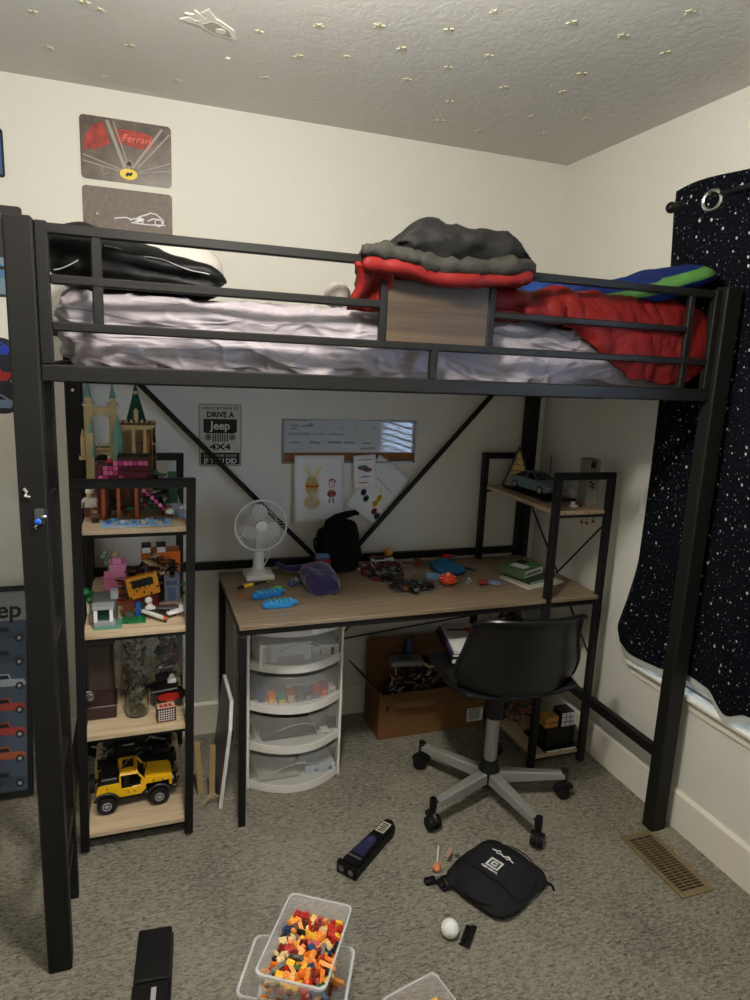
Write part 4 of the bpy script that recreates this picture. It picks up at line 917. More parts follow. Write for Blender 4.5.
# model car
def model_car(name, label, c, rz, L, body_m, parent=None):
    t_ = thing(name, c, label, 'model car', rz=rz)
    W = L*.40; s = L
    low = [(-.5,.07),(-.495,.17),(-.46,.205),(-.22,.22),(.18,.215),(.42,.185),(.495,.15),(.5,.08),(.46,.055),(-.46,.055)]
    mb = MB()
    def sec(y, inset, zs): return [((x*(1-inset*.03))*s, z*s*zs) for x, z in low]
    secs = [(-W/2, 1.0, .93), (-W/2+.006, .0, 1.0), (W/2-.006, .0, 1.0), (W/2, 1.0, .93)]
    vs = []; fs = []; n = len(low)
    for y, ins, zz in secs: vs += [(x, y, z) for x, z in sec(y, ins, zz)]
    for k in range(3):
        for i in range(n): fs.append((k*n+i, k*n+(i+1) % n, (k+1)*n+(i+1) % n, (k+1)*n+i))
    fs += [tuple(range(n)), tuple(range(4*n-1, 3*n-1, -1))]; mb.add(vs, fs)
    mb.build('body', body_m, t_, local=True)
    cab = [(-.36,.215),(-.20,.305),(.03,.305),(.20,.215)]
    mb = MB(); vs = []
    for y, k in ((-W/2+.006, 0), (-W/2+.017, 1), (W/2-.017, 1), (W/2-.006, 0)): pass
    b0 = [(-.38*s,-W/2+.008,.213*s),(.21*s,-W/2+.008,.213*s),(.21*s,W/2-.008,.213*s),(-.38*s,W/2-.008,.213*s)]; t0 = [(-.20*s,-W/2+.02,.30*s),(.03*s,-W/2+.02,.30*s),(.03*s,W/2-.02,.30*s),(-.20*s,W/2-.02,.30*s)]
    mb.add(b0+t0, [(0,1,5,4),(1,2,6,5),(2,3,7,6),(3,0,4,7),(4,5,6,7)]); mb.build('windows', cm('car_glass', (20,24,28), .1), t_, local=True)
    mb = MB(); mb.box(-.205*s,.035*s,-W/2+.019,W/2-.019,.299*s,.307*s,0,.002)
    for sy in (-1, 1):
        for (xa, xb) in ((-.38,-.205),(.21,.035),(-.08,-.08)):
            ya = sy*(W/2-.008) if xa != xb else sy*(W/2-.009); mb.cyl((xa*s, ya, .213*s), (xb*s, sy*(W/2-.02), .303*s), .0022, n=6)
    mb.build('roof', body_m, t_, local=True)
    for wx in (-.32, .31):
        for sy in (-1, 1):
            wl = MB().cyl((wx*s, sy*(W/2-.014), .073*s), (wx*s, sy*(W/2+.001), .073*s), .073*s, n=20).build('wheel', M_rubber, t_, local=True, smooth=True)
            q = MB(); q.cyl((wx*s, sy*(W/2), .073*s), (wx*s, sy*(W/2+.002), .073*s), .045*s, n=16)
            q.build('hub_cap', M_chrome, wl, local=True, smooth=True)
    mb = MB()
    for sy in (-1, 1): mb.box(.49*s,.502*s,sy*W*.42-.006,sy*W*.42+.006,.115*s,.15*s); mb.box(-.502*s,-.49*s,sy*W*.38-.007,sy*W*.38+.007,.12*s,.16*s)
    mb.box(.49*s,.503*s,-W*.25,W*.25,.09*s,.13*s); mb.build('lamps', LGY, t_, local=True)
    return t_
pb = thing('display_base', (-.19,-.30,TZ), 'flat black display base under the teal model car', 'base')
MB().box(-.262,-.115,-.46,-.13,TZ,TZ+.010,0,.002).build('board', M_blackg, pb)
model_car('model_car', 'teal blue model sports car on the right shelf', (-.195,-.29,TZ+.0105), radians(-84), .26, cm('car_teal', (88,118,124), .3, metal=.2, coat=.6))
bx = thing('speaker_box', (-.118,-.53,TZ), 'upright pale grey plastic box with black dots on the right shelf', 'box', rz=radians(-8))
MB().box(-.026,.022,-.035,.04,0,.182,0,.004).build('casing', cm('box_grey', (132,130,118), .6), bx, local=True)
mb = MB()
for (x, z) in ((-.012,.160),(-.006,.172),(-.014,.095),(-.006,.088),(-.016,.08),(-.004,.075)): mb.cyl((x,-.037,z),(x,-.034,z),.005,n=10)
mb.box(-.022,.0,-.037,-.034,.15,.176); mb.build('black_marks', BLK, bx, local=True)
an = thing('toy_radio', (-.10,-.24,TZ), 'small brown block with a tall thin antenna behind the grey box', 'toy')
MB().box(-.112,-.088,-.252,-.230,TZ,TZ+.05,0,.002).build('block', cm('an_brown', (70,48,40)), an); MB().cyl((-.102,-.24,TZ+.05),(-.104,-.24,TZ+.155),.0022,n=8).build('antenna', cm('an_dark', (54,44,40)), an, True)
ww = thing('small_toy', (-.20,-.555,TZ), 'tiny white and brown toy on the right shelf beside the front leg', 'toy')
MB().box(-.215,-.190,-.57,-.545,TZ,TZ+.008,0,.002).sph((-.205,-.557,TZ+.014),(.008,.008,.008),10).build('body', WHT, ww); MB().box(-.19,-.165,-.565,-.55,TZ,TZ+.02,0,.003).build('brown_side', BRN, ww)
wd_ = thing('glass_dish', (-.09+.0,-.40,TZ), 'small clear and white crumpled toy behind the right front bar', 'toy')
MB().soft((-.112,-.42,TZ+.022), (.014,.03,.020), .012, .007, lambda p, n: .006*fbm(p, 35, 2)).build('body', cm('pale_plastic', (190,184,180), .3), wd_, True)
for k, (dx, lab) in enumerate(((0,'leftmost'), (.022,'middle'), (.052,'rightmost'))):
    o = thing('hanging_charm', (-.215+dx,-.632,1.022), 'dark red charm hanging under the right shelf board, '+lab+' of three', 'charm', 'charms under the right shelf')
    MB().sph((-.215+dx,-.634,1.022-.004*(k==1)), (.007,.005,.007), 10).build('bead', cm('charm_red', (100,28,24)), o, True); MB().cyl((-.215+dx,-.634,1.028),(-.215+dx,-.634,1.046),.0015,n=6).build('string', BLK, o)
# RIGHT SHELF lower boards
yt = thing('brick_house', (-.115,-.44,.30), 'bright yellow brick toy house seen behind the right edge of the chair', 'toy')
mb = MB(); bk(mb,-.135,-.088,-.44,-.36,.3205,.332,1); bk(mb,-.135,-.125,-.44,-.36,.332,.40,0); bk(mb,-.098,-.088,-.44,-.36,.332,.40,0); bk(mb,-.135,-.088,-.44,-.36,.40,.425,0); bk(mb,-.13,-.094,-.43,-.37,.425,.436,0); bk(mb,-.135,-.088,-.44,-.36,.3005,.3205,2,False)
mb.sph((-.112,-.437,.350),(.01,.006,.012),10,3); mb.box(-.12,-.103,-.442,-.436,.333,.345,4); mb.build('bricks', [YEL, WHT, GRN, TAN, RED], yt)
pile('brick_clutter', 'dark jumble of toy parts and cables on the right shelf under the desktop', 'toy', (-.235,-.25,.3005), (.085,.12), .25, [BLK, DGY, BLK, BRN, DGR], 120, 21, sticks=30)
bb_ = thing('storage_box', (-.185,-.53,.064), 'black box carrying a puzzle cube on the lowest board of the right shelf', 'box')
MB().box(-.245,-.112,-.60,-.47,.0765,.150,0,.003).build('body', M_black, bb_)
MB().box(-.250,-.108,-.605,-.465,.1505,.1545,0,.001).build('lid', M_blackg, bb_)
rc_ = thing('puzzle_cube', (-.150,-.565,.155), 'black puzzle cube with pale stickers on top of the black box', 'puzzle cube')
MB().box(-.182,-.118,-.598,-.534,.155,.219,0,.003).build('core', M_black, rc_)
mb = MB()
for i in range(3):
    for j in range(3):
        mb.box(-.180+i*.0207,-.1625+i*.0207,-.5995,-.598,.1575+j*.0207,.175+j*.0207,0,.0005); mb.box(-.180+i*.0207,-.1625+i*.0207,-.596+j*.0207,-.5785+j*.0207,.219,.2197,1,.0003)
mb.build('stickers', [cm('sticker_pale', (196,194,206)), cm('sticker_dark', (54,54,54))], rc_)
wo = thing('wooden_block', (-.222,-.56,.155), 'small yellowish wooden block beside the puzzle cube', 'block')
MB().box(-.25,-.19,-.592,-.54,.155,.202,0,.002).build('block', cm('wood_yellow', (170,124,60), .7, var=.15), wo)
mb = MB(); mb.box(-.25,-.192,-.593,-.592,.176,.180,0); mb.build('groove', BRN, wo)
def dm(d):
    for k in range(12): 
        if k != 5: d.box(-.068+k*.0115,-.060+k*.0115,-.0835,-.0828,.002,.009,1)
book('magazine', 'black magazine with pale lettering lying on the lowest board of the right shelf', (-.185,-.54,.0645), .15, .164, .011, 0, M_black, cat='magazine', decor=dm)
pile('brick_clutter', 'brown and green toy clutter on the lowest board of the right shelf behind the column', 'toy', (-.235,-.30,.0645), (.075,.13), .09, [BRN, DGR, BLK, DOR, DGY], 70, 31, sticks=10)

# ============================================================= LEFT SHELF, TOP BOARD z=1.058
SZ = 1.0585
ca = thing('toy_castle', (-1.82,-.30,SZ), 'tan brick castle with green spires on the top board of the left shelf', 'toy')
mats = [TAN, DGR, SGR, BRN, cm('toy_sand', (190,164,112)), LGY, DOR]
mb = MB()
# gate tower: two columns, arches
for x in (-1.925, -1.851):
    bk(mb, x-.012, x+.012, -.315, -.285, SZ, SZ+.335, 0)
    for k in range(9): mb.box(x-.0135, x+.0135, -.3165, -.2835, SZ+.03+k*.036, SZ+.034+k*.036, 4)
    mb.box(x-.017, x+.017, -.32, -.28, SZ+.335, SZ+.345, 0, .001)
    mb.box(x-.010, x+.010, -.312, -.288, SZ+.345, SZ+.362, 4)
def arch(mb, x0, x1, z0, z1, y0, y1, mi, ht):
    r = (x1-x0)/2; cx = (x0+x1)/2; zs = z1-ht; P = [(x0, zs)]
    n = 10; pts = [(cx-r*cos(pi*k/n), zs+r*.8*sin(pi*k/n)) for k in range(n+1)]
    for (xa, za), (xb, zb) in zip(pts, pts[1:]): mb.prism([(xa, za), (xa, z1), (xb, z1), (xb, zb)][::-1], y0, y1, mi=mi)
arch(mb, -1.913, -1.863, 0, SZ+.325, -.31, -.29, 0, .035); mb.box(-1.93,-1.846,-.318,-.282,SZ+.325,SZ+.333,4)
mb.box(-1.913,-1.863,-.312,-.288,SZ+.19,SZ+.200,4); mb.box(-1.913,-1.863,-.312,-.288,SZ+.200,SZ+.203,1)
arch(mb, -1.913, -1.863, 0, SZ+.188, -.31, -.29, 0, .03)
for k in range(4): mb.box(-1.910+k*.013,-1.905+k*.013,-.312,-.308,SZ+.203,SZ+.216,0)
mb.box(-1.905,-1.870,-.29,-.26,SZ,SZ+.07,3); mb.box(-1.905,-1.870,-.31,-.30,SZ+.12,SZ+.125,5); mb.cyl((-1.888,-.3,SZ+.125),(-1.888,-.3,SZ+.155),.01,.003,n=8,mi=5)
mb.box(-1.952,-1.938,-.31,-.29,SZ+.17,SZ+.235,0,.002); mb.box(-1.958,-1.932,-.315,-.285,SZ+.16,SZ+.172,4); mb.cyl((-1.945,-.3,SZ+.235),(-1.945,-.3,SZ+.26),.007,.002,n=8,mi=0)
# hall
mb.box(-1.832,-1.722,-.31,-.30,SZ+.26,SZ+.275,4); mb.box(-1.835,-1.719,-.315,-.225,SZ+.275,SZ+.283,3); 
for k in range(7): mb.box(-1.832+k*.0165,-1.824+k*.0165,-.315,-.30,SZ+.283,SZ+.292,0)
for x in (-1.832,-1.795,-1.760,-1.730): mb.box(x, x+.011, -.31, -.295, SZ+.10, SZ+.26, 0)
mb.box(-1.832,-1.722,-.235,-.225,SZ,SZ+.26,4); mb.box(-1.730,-1.719,-.31,-.23,SZ,SZ+.27,0,.001); mb.box(-1.832,-1.722,-.31,-.235,SZ+.09,SZ+.10,0)
for k in range(5): mb.box(-1.7315,-1.7175,-.3115,-.2285,SZ+.03+k*.045,SZ+.034+k*.045,4)
mb.box(-1.79,-1.765,-.305,-.28,SZ+.17,SZ+.215,3); mb.box(-1.75,-1.738,-.30,-.28,SZ+.18,SZ+.25,6); mb.box(-1.82,-1.80,-.30,-.28,SZ+.10,SZ+.17,2)
mb.build('walls', mats, ca)
for x in (-1.925,-1.851): MB().cyl((x,-.3,SZ+.360),(x,-.3,SZ+.402),.011,.0025,n=8).cyl((x,-.3,SZ+.402),(x,-.3,SZ+.415),.003,.001,n=6).build('tower_spire', SGR, ca)
mb = MB(); mb.cyl((-1.780,-.268,SZ+.283),(-1.780,-.268,SZ+.372),.046,.013,n=4); mb.cyl((-1.780,-.268,SZ+.372),(-1.780,-.268,SZ+.405),.011,.003,n=6); mb.cyl((-1.780,-.268,SZ+.405),(-1.780,-.268,SZ+.425),.003,.0008,n=5); mb.build('great_spire', DGR, ca)
mb = MB(); mb.box(-1.787,-1.773,-.312,-.300,SZ+.292,SZ+.318,0,.001); mb.prism([(-1.79,SZ+.318),(-1.78,SZ+.330),(-1.77,SZ+.318)], -.312,-.29,'xz'); mb.box(-1.787,-1.773,-.292,-.272,SZ+.375,SZ+.385); mb.build('dormer', TAN, ca)
mb = MB(); mb.cyl((-1.838,-.33,SZ+.05),(-1.838,-.33,SZ+.22),.020,.014,n=8); mb.cyl((-1.838,-.33,SZ+.22),(-1.838,-.33,SZ+.31),.019,.002,n=8); mb.cyl((-1.912,-.325,SZ+.17),(-1.912,-.325,SZ+.215),.009,.002,n=8); mb.cyl((-1.918,-.325,SZ+.25),(-1.918,-.325,SZ+.30),.008,.002,n=8); mb.build('side_turrets', SGR, ca)

pile('brick_clutter', 'dark green and brown jumble of bricks between the castle and the right leg', 'toy', (-1.715,-.36,SZ), (.045,.09), .13, [DGR, BRN, BLK, TAN, GRN, BLK, DGY], 110, 71, sticks=12)
ph = thing('brick_house', (-1.82,-.45,SZ), 'dark red and pink brick house on orange pillars below the tan castle', 'toy')
mats = [DRD, PNK, DOR, BLK, MAG, BRN, LBL, GRN, WHT]
mb = MB()
x0, x1 = -1.912, -1.762; y0, y1 = -.505, -.40
bk(mb, x0, x1, y0, y1, SZ+.115, SZ+.150, 0, False); bk(mb, x0, x0+.075, y0, y1, SZ+.150, SZ+.168, 0); bk(mb, x0+.06, x1, y0+.01, y1, SZ+.150, SZ+.190, 0); mb.box(x0+.06,x1+.005,y0+.005,y1,SZ+.190,SZ+.193,3)
mb.box(x0, x0+.03, y0+.02, y1, SZ, SZ+.115, 0); mb.box(x0+.03, x1, y1-.02, y1, SZ+.01, SZ+.115, 5)
for (i, j) in ((3,5),(4,5),(5,5),(6,5),(7,5),(8,5),(9,5),(1,4),(2,4),(3,4),(1,3),(2,3),(3,3),(0,2),(1,2),(4,2),(0,1),(5,1),(0,0),(2,1)):
    X = x0+.006+j*0+i*.0145; Z = SZ+.098+j*.0145
    mb.box(X, X+.012, y0-.004, y0+.012, Z, Z+.012, 1 if (i+j) % 3 else 4, .0006); mb.box(X+.004, X+.008, y0-.0045, y0-.004, Z+.004, Z+.008, 4)
for x in (x0+.012, x0+.056, x0+.108): bk(mb, x, x+.010, y0, y0+.012, SZ, SZ+.105, 2)
bk(mb, x0+.012, x0+.118, y0, y0+.012, SZ+.100, SZ+.112, 2, False)
for k in range(6): bk(mb, x1-.02+k*.012, x1-.009+k*.012, y0+.0, y0+.012, SZ+.085-k*.012, SZ+.095-k*.012, 4 if k % 2 else 1)
mb.build('bricks', mats, ph)
rg = random.Random(5); mb = MB()
for k in range(40):
    X = rg.uniform(-1.905,-1.77); Y = rg.uniform(-.49,-.42); Z = SZ+rg.uniform(.001,.05); m_ = rg.choice([5,3,2,6,7,0,3,3]); mb.box(X, X+rg.choice((.008,.016)), Y, Y+.008, Z, Z+.0096, m_, .0004)
mb.build('interior_bricks', mats, ph)
bp_ = thing('baseplate', (-1.80,-.56,SZ), 'light blue and green studded baseplate at the front edge of the top left board', 'toy')
mb = MB(); mb.box(-1.90,-1.70,-.600,-.525,SZ,SZ+.0032,0); studs(mb,-1.90,-1.70,-.600,-.525,SZ+.0032,0,.010); mb.build('plate', [LBL], bp_)
rg = random.Random(9); mb = MB()
for k in range(26):
    X = rg.uniform(-1.895,-1.715); Y = rg.uniform(-.595,-.535); mb.box(X, X+.012, Y, Y+.008, SZ+.0035, SZ+rg.choice((.007,.013)), rg.randrange(5), .0004)
mb.build('loose_bricks', [LBL, BLU, WHT, SGR, TAN], bp_)
bt_ = thing('brick_tree', (-1.685,-.44,SZ), 'stepped grey and dark green brick tree right of the pink brick house', 'toy')
mb = MB(); bk(mb,-1.705,-1.667,-.45,-.41,SZ,SZ+.035,0); bk(mb,-1.700,-1.672,-.445,-.415,SZ+.035,SZ+.085,1); bk(mb,-1.712,-1.66,-.455,-.405,SZ+.085,SZ+.110,1); bk(mb,-1.70,-1.675,-.44,-.415,SZ+.110,SZ+.135,2); bk(mb,-1.725,-1.71,-.46,-.44,SZ,SZ+.03,3); mb.build('bricks', [LGY, DGR, GRN, DRD], bt_)

def minifig(label, c, rz, torso, legs, head, hat=None, s=1.0, held=None):
    t_ = thing('toy_figure', c, label, 'toy figure', rz=rz)
    MB().box(-.0075*s,-.0008*s,-.004*s,.004*s,0,.012*s,0,.0004).box(.0008*s,.0075*s,-.004*s,.004*s,0,.012*s,0,.0004).build('legs', legs, t_, local=True)
    mb = MB(); P = [(-.0078*s,.012*s),(.0078*s,.012*s),(.0060*s,.025*s),(-.0060*s,.025*s)]; mb.prism(P, -.0035*s, .0035*s, 'xz'); mb.tube([(-.006*s,0,.024*s),(-.0105*s,-.001*s,.018*s),(-.011*s,-.006*s,.013*s)], .0022*s, 6); mb.tube([(.006*s,0,.024*s),(.0105*s,-.001*s,.018*s),(.011*s,-.006*s,.013*s)], .0022*s, 6); mb.build('torso', torso, t_, local=True)
    MB().cyl((0,0,.025*s),(0,0,.0345*s),.005*s,n=12).cyl((0,0,.0345*s),(0,0,.0365*s),.0025*s,n=8).build('head', head, t_, local=True, smooth=True)
    if hat: MB().sph((0,.0005,.033*s),(.0062*s,.0062*s,.0048*s),12).build('hair', hat, t_, local=True, smooth=True)
    return t_
minifig('white and brown toy figure at the front right of the top left board', (-1.70,-.515,SZ+.0035+.0), radians(-15), WHT, BRN, TAN, BRN, 1.1)
minifig('pale toy figure with grey hair at the right end of the top left board', (-1.665,-.50,SZ), radians(-30), LGY, LBL, WHT, LGY, 1.2)
minifig('white toy figure standing on the pink house step in the top left board', (-1.856,-.497,SZ+.1685), radians(10), RED, BLK, TAN, WHT, .8)
minifig('white and brown toy figure left of the pink brick house', (-1.935,-.44,SZ), 0, WHT, BRN, TAN, WHT, 2.4)
minifig('small brown toy figure at the front left of the top left board', (-1.918,-.535,SZ), radians(20), BRN, BLK, TAN, BRN, 1.3)

# ============================================================= SECOND BOARD z=.735
S2 = .7355
pg = thing('brick_pig', (-1.865,-.33,S2), 'pink brick built pig shape at the left of the second board', 'toy')
mb = MB(); bk(mb,-1.905,-1.835,-.35,-.28,S2+.02,S2+.09,0); bk(mb,-1.885,-1.832,-.36,-.29,S2+.09,S2+.135,0); bk(mb,-1.875,-1.848,-.355,-.33,S2+.135,S2+.155,0)
mb.box(-1.905,-1.885,-.36,-.33,S2,S2+.02,1); mb.box(-1.86,-1.838,-.36,-.33,S2,S2+.02,1); mb.box(-1.905,-1.84,-.3525,-.35,S2+.02,S2+.045,1)
for k in range(4): mb.box(-1.905+k*.018,-1.904+k*.018,-.3535,-.3525,S2+.02,S2+.09,1)
mb.build('bricks', [cm('pig_pink', (226,138,178)), cm('pig_rose', (206,100,130))], pg)
fl = thing('flower_toy', (-1.885,-.25,S2), 'pale pink and green brick plant behind the pink pig', 'toy')
mb = MB(); mb.cyl((-1.89,-.25,S2),(-1.89,-.25,S2+.13),.006,n=8,mi=1)
for k in range(12): a = k*2.4; mb.sph((-1.885+.022*cos(a),-.25+.015*sin(a),S2+.125+.02*sin(k*1.7)),.010,8,k % 3)
mb.build('bricks', [cm('petal', (180,130,120)), SGR, TAN], fl)
fx_ = thing('brick_fox', (-1.715,-.25,S2), 'orange brick built creature with black and white eyes at the back of the second board', 'toy')
mb = MB(); bk(mb,-1.785,-1.655,-.27,-.19,S2+.0,S2+.06,0,False); bk(mb,-1.785,-1.652,-.27,-.19,S2+.06,S2+.145,0); mb.box(-1.78,-1.752,-.272,-.22,S2+.145,S2+.165,1,.001); mb.box(-1.73,-1.702,-.272,-.22,S2+.145,S2+.165,1,.001); mb.box(-1.782,-1.750,-.273,-.22,S2+.165,S2+.171,2); mb.box(-1.732,-1.700,-.273,-.22,S2+.165,S2+.171,2)
for k in range(6): mb.box(-1.78+k*.022,-1.779+k*.022,-.2715,-.27,S2,S2+.14,3)
mb.build('bricks', [ORG, WHT, BLK, DOR], fx_)
pile('brick_scene', 'dark brown, red and green brick clutter in front of the orange creature', 'toy', (-1.735,-.325,S2), (.085,.055), .165, [BRN, DRD, GRN, BLK, DOR, TAN, BLK, BRN], 230, 41, sticks=20)
pile('brick_clutter', 'black and brown jumble of bricks between the pink pig and amber house', 'toy', (-1.81,-.34,S2), (.05,.06), .12, [BLK, BRN, BLK, DOR, DGY, DGR], 110, 72, sticks=14)
yh = thing('brick_frame_house', (-1.775,-.42,S2), 'yellow orange brick frame around a dark opening on the second board', 'toy')
mb = MB(); i0 = mb.mark(); bk(mb,-.05,.05,-.01,.01,0,.035,0,False); bk(mb,-.05,-.035,-.01,.01,.035,.06,0,False); bk(mb,.035,.05,-.01,.01,.035,.06,0,False); bk(mb,-.05,.05,-.01,.01,.06,.072,0); mb.box(-.035,.035,-.004,.006,.035,.06,1)
for k in range(9): mb.box(-.048+k*.011,-.042+k*.011,-.0125,-.01,.003+.009*(k%3),.010+.009*(k%3),2 if k%2 else 1)
for k in range(4): mb.box(-.03+k*.016,-.027+k*.016,-.012,-.004,.030,.066,1)
mb.box(-.04,.03,-.014,-.010,.058,.062,1)
mb.tr(Matrix.Translation((-1.775,-.415,S2+.040)) @ Matrix.Rotation(radians(8),4,'Z') @ Matrix.Rotation(radians(-10),4,'Y'), i0); bk(mb,-1.82,-1.73,-.425,-.395,S2,S2+.042,3,False)
mb.build('bricks', [cm('toy_amber', (226,150,30)), BLK, ORG, DRD], yh)
gt = thing('brick_tower', (-1.685,-.37,S2), 'light grey blue brick tower at the right of the second board', 'toy')
mb = MB(); bk(mb,-1.712,-1.662,-.385,-.345,S2,S2+.085,0); bk(mb,-1.700,-1.676,-.388,-.385,S2+.005,S2+.05,1,False); bk(mb,-1.712,-1.698,-.385,-.345,S2+.085,S2+.095,0); bk(mb,-1.676,-1.662,-.385,-.345,S2+.085,S2+.095,0); mb.box(-1.705,-1.67,-.386,-.385,S2+.06,S2+.075,1); mb.build('bricks', [cm('tower_grey', (128,136,150)), cm('tower_dark', (84,98,124))], gt)
gr = thing('brick_shelter', (-1.885,-.52,S2), 'grey brick frame shelter with green inside at the front left of the second board', 'toy')
mb = MB(); bk(mb,-1.925,-1.845,-.59,-.53,S2,S2+.010,0); bk(mb,-1.925,-1.865,-.585,-.555,S2+.010,S2+.022,1)
for x in (-1.925,-1.880): bk(mb,x,x+.010,-.585,-.575,S2+.022,S2+.062,2,False)
bk(mb,-1.928,-1.866,-.588,-.545,S2+.062,S2+.072,1); mb.box(-1.912,-1.884,-.57,-.56,S2+.022,S2+.060,3); bk(mb,-1.93,-1.86,-.54,-.45,S2+.0,S2+.075,4); bk(mb,-1.878,-1.855,-.53,-.50,S2+.075,S2+.10,1)
mb.build('bricks', [SGR, LGY, WHT, DGR, DGY], gr)
bb2 = thing('brick_scene', (-1.82,-.50,S2), 'green, blue and grey brick ground scene in the middle of the second board', 'toy')
mb = MB(); mb.box(-1.845,-1.775,-.56,-.46,S2,S2+.0032,0); studs(mb,-1.845,-1.775,-.56,-.46,S2+.0032,0,.0095); bk(mb,-1.845,-1.81,-.50,-.46,S2+.0035,S2+.045,1); bk(mb,-1.806,-1.790,-.51,-.495,S2+.0035,S2+.048,2); bk(mb,-1.835,-1.812,-.52,-.505,S2+.0035,S2+.02,3); bk(mb,-1.788,-1.778,-.50,-.47,S2+.0035,S2+.04,4)
mb.build('bricks', [GRN, BRN, BLU, DGY, DGR], bb2)
lf = thing('brick_tree', (-1.948,-.44,S2), 'little dark green brick tree at the left edge of the second board', 'toy')
mb = MB(); mb.cyl((-1.948,-.44,S2),(-1.948,-.44,S2+.05),.006,n=8,mi=1)
for k in range(9): a = k*2.4; mb.sph((-1.944+.012*cos(a),-.44+.012*sin(a),S2+.062+.014*sin(k*2.1)),.011,8,0)
mb.build('bricks', [GRN, WHT], lf)
sp_ = thing('brick_starfighter', (-1.725,-.52,S2), 'white and dark brick spaceship with long nose at the front right of the second board', 'toy')
mats = [WHT, DGY, BLK, DRD, DOR]
mb = MB()
for (a, b, wd, mi) in (((-1.785,-.50),(-1.720,-.575),.012,0), ((-1.735,-.555),(-1.712,-.585),.010,4), ((-1.71,-.54),(-1.662,-.515),.020,0), ((-1.78,-.49),(-1.67,-.495),.022,1), ((-1.775,-.505),(-1.70,-.53),.020,2), ((-1.765,-.475),(-1.68,-.475),.014,3)):
    d = Vector((b[0]-a[0], b[1]-a[1], 0)); i0 = mb.mark(); mb.box(0, d.length, -wd/2, wd/2, .012, .022, mi, .002); studs(mb, 0, d.length, -wd/2, wd/2, .022, mi, .01)
    mb.tr(Matrix.Translation((a[0], a[1], S2)) @ Matrix.Rotation(atan2(d.y, d.x), 4, 'Z'), i0)
mb.box(-1.775,-1.765,-.50,-.49,S2,S2+.013,1); mb.box(-1.69,-1.68,-.52,-.51,S2,S2+.013,1); mb.box(-1.72,-1.712,-.57,-.56,S2,S2+.013,1)
mb.box(-1.672,-1.658,-.525,-.50,S2+.02,S2+.035,0,.003)
mb.build('hull', mats, sp_)
MB().cyl((-1.765,-.497,S2+.02),(-1.76,-.50,S2+.04),.012,.008,n=10).sph((-1.765,-.50,S2+.052),(.012,.012,.011),12).box(-1.775,-1.745,-.51,-.495,S2+.022,S2+.032,0,.002).build('white_pilot', WHT, sp_, smooth=True)

# ============================================================= THIRD BOARD z=.402
S3 = .4025
sa = thing('wooden_box', (-1.912,-.47,S3), 'dark brown wooden cabinet box with round metal knob at the left of the third board', 'box')
mb = MB(); mb.box(-1.955,-1.866,-.525,-.40,S3,S3+.045,0,.003).box(-1.951,-1.872,-.520,-.405,S3+.045,S3+.26,0,.003).box(-1.958,-1.863,-.53,-.40,S3+.26,S3+.272,0,.003)
mb.build('case', mat('dark_walnut', (52,34,32), .35, var=.15), sa)
MB().box(-1.944,-1.880,-.5225,-.520,S3+.10,S3+.25,0,.001).build('door_panel', cm('walnut_panel', (62,50,44), .3), sa)
MB().cyl((-1.944,-.524,S3+.093),(-1.944,-.538,S3+.093),.007,n=14).cyl((-1.944,-.536,S3+.093),(-1.944,-.545,S3+.093),.017,.015,n=24).torus((-1.944,-.5455,S3+.093),.009,.0018,'y',20,6).build('knob', M_chrome, sa, True)
jr = thing('glass_jar', (-1.803,-.515,S3), 'clear glass jar holding bits in front of the plastic bag on the third board', 'jar')
M_jar = mat('jar_glass', (235,240,235), .03, trans=1, ior=1.3)
MB().lathe([(.002,.001),(.033,.001),(.037,.008),(.037,.06),(.034,.085),(.024,.105),(.022,.125),(.0235,.128),(.0205,.128),(.0205,.106),(.031,.086),(.034,.06),(.034,.010),(.030,.005),(.002,.005)], (-1.803,-.515,S3), 32, cap=False).build('glass', M_jar, jr, True)
rg = random.Random(12); mb = MB()
for k in range(26): a = rg.uniform(0, 6.3); r = rg.uniform(0,.02); p = Vector((-1.803+r*cos(a),-.515+r*sin(a),S3+.012+rg.uniform(0,.075))); d = Vector((rg.uniform(-1,1),rg.uniform(-1,1),rg.uniform(0,1))).normalized()*.01; mb.cyl(p-d*.5, p+d*.5, .003, n=6, mi=rg.randrange(3))
mb.build('contents', [TAN, LGY, cm('clear_bits', (120,126,118))], jr)
pb_ = thing('plastic_bag', (-1.825,-.36,S3), 'tall crumpled clear plastic bag of pale toy parts standing on the third board', 'bag')
M_bagp = mat('bag_plastic', (190,190,180), .12, alpha=.22, spec=.8, bump=1, bscale=25, bstr=.8, bdist=.01)
MB().soft((-1.81,-.36,S3+.125), (.052,.055,.122), .045, .008, lambda p, n: .014*fbm(p, 14, 3)+.006*ridge(p, 22)).build('film', M_bagp, pb_, True, sharp=False)
rg = random.Random(13); mb = MB()
for k in range(110):
    X = rg.uniform(-1.846,-1.775); Y = rg.uniform(-.39,-.33); Z = S3+.01+rg.uniform(0,.19); i0 = mb.mark(); L = rg.choice((.01,.018,.03)); mb.box(-L/2,L/2,-.004,.004,-.004,.004,rg.randrange(6),.0005)
    mb.tr(Matrix.Translation((X,Y,Z)) @ Matrix.Rotation(rg.uniform(0,3),4,'Z') @ Matrix.Rotation(rg.uniform(-1.2,1.2),4,'Y'), i0)
mb.build('contents', [cm('olive_grey', (86,84,64)), TAN, DGY, cm('olive', (96,88,40)), LGY, BRN], pb_)
p3 = thing('plastic_bag', (-1.69,-.28,S3), 'tall clear plastic bag with brown and yellow packaging behind the black helicopter', 'bag')
MB().soft((-1.695,-.27,S3+.14), (.050,.05,.135), .04, .008, lambda p, n: .012*fbm(p, 14, 3)+.006*ridge(p, 20)).build('film', M_bagp, p3, True, sharp=False)
rg = random.Random(14); mb = MB()
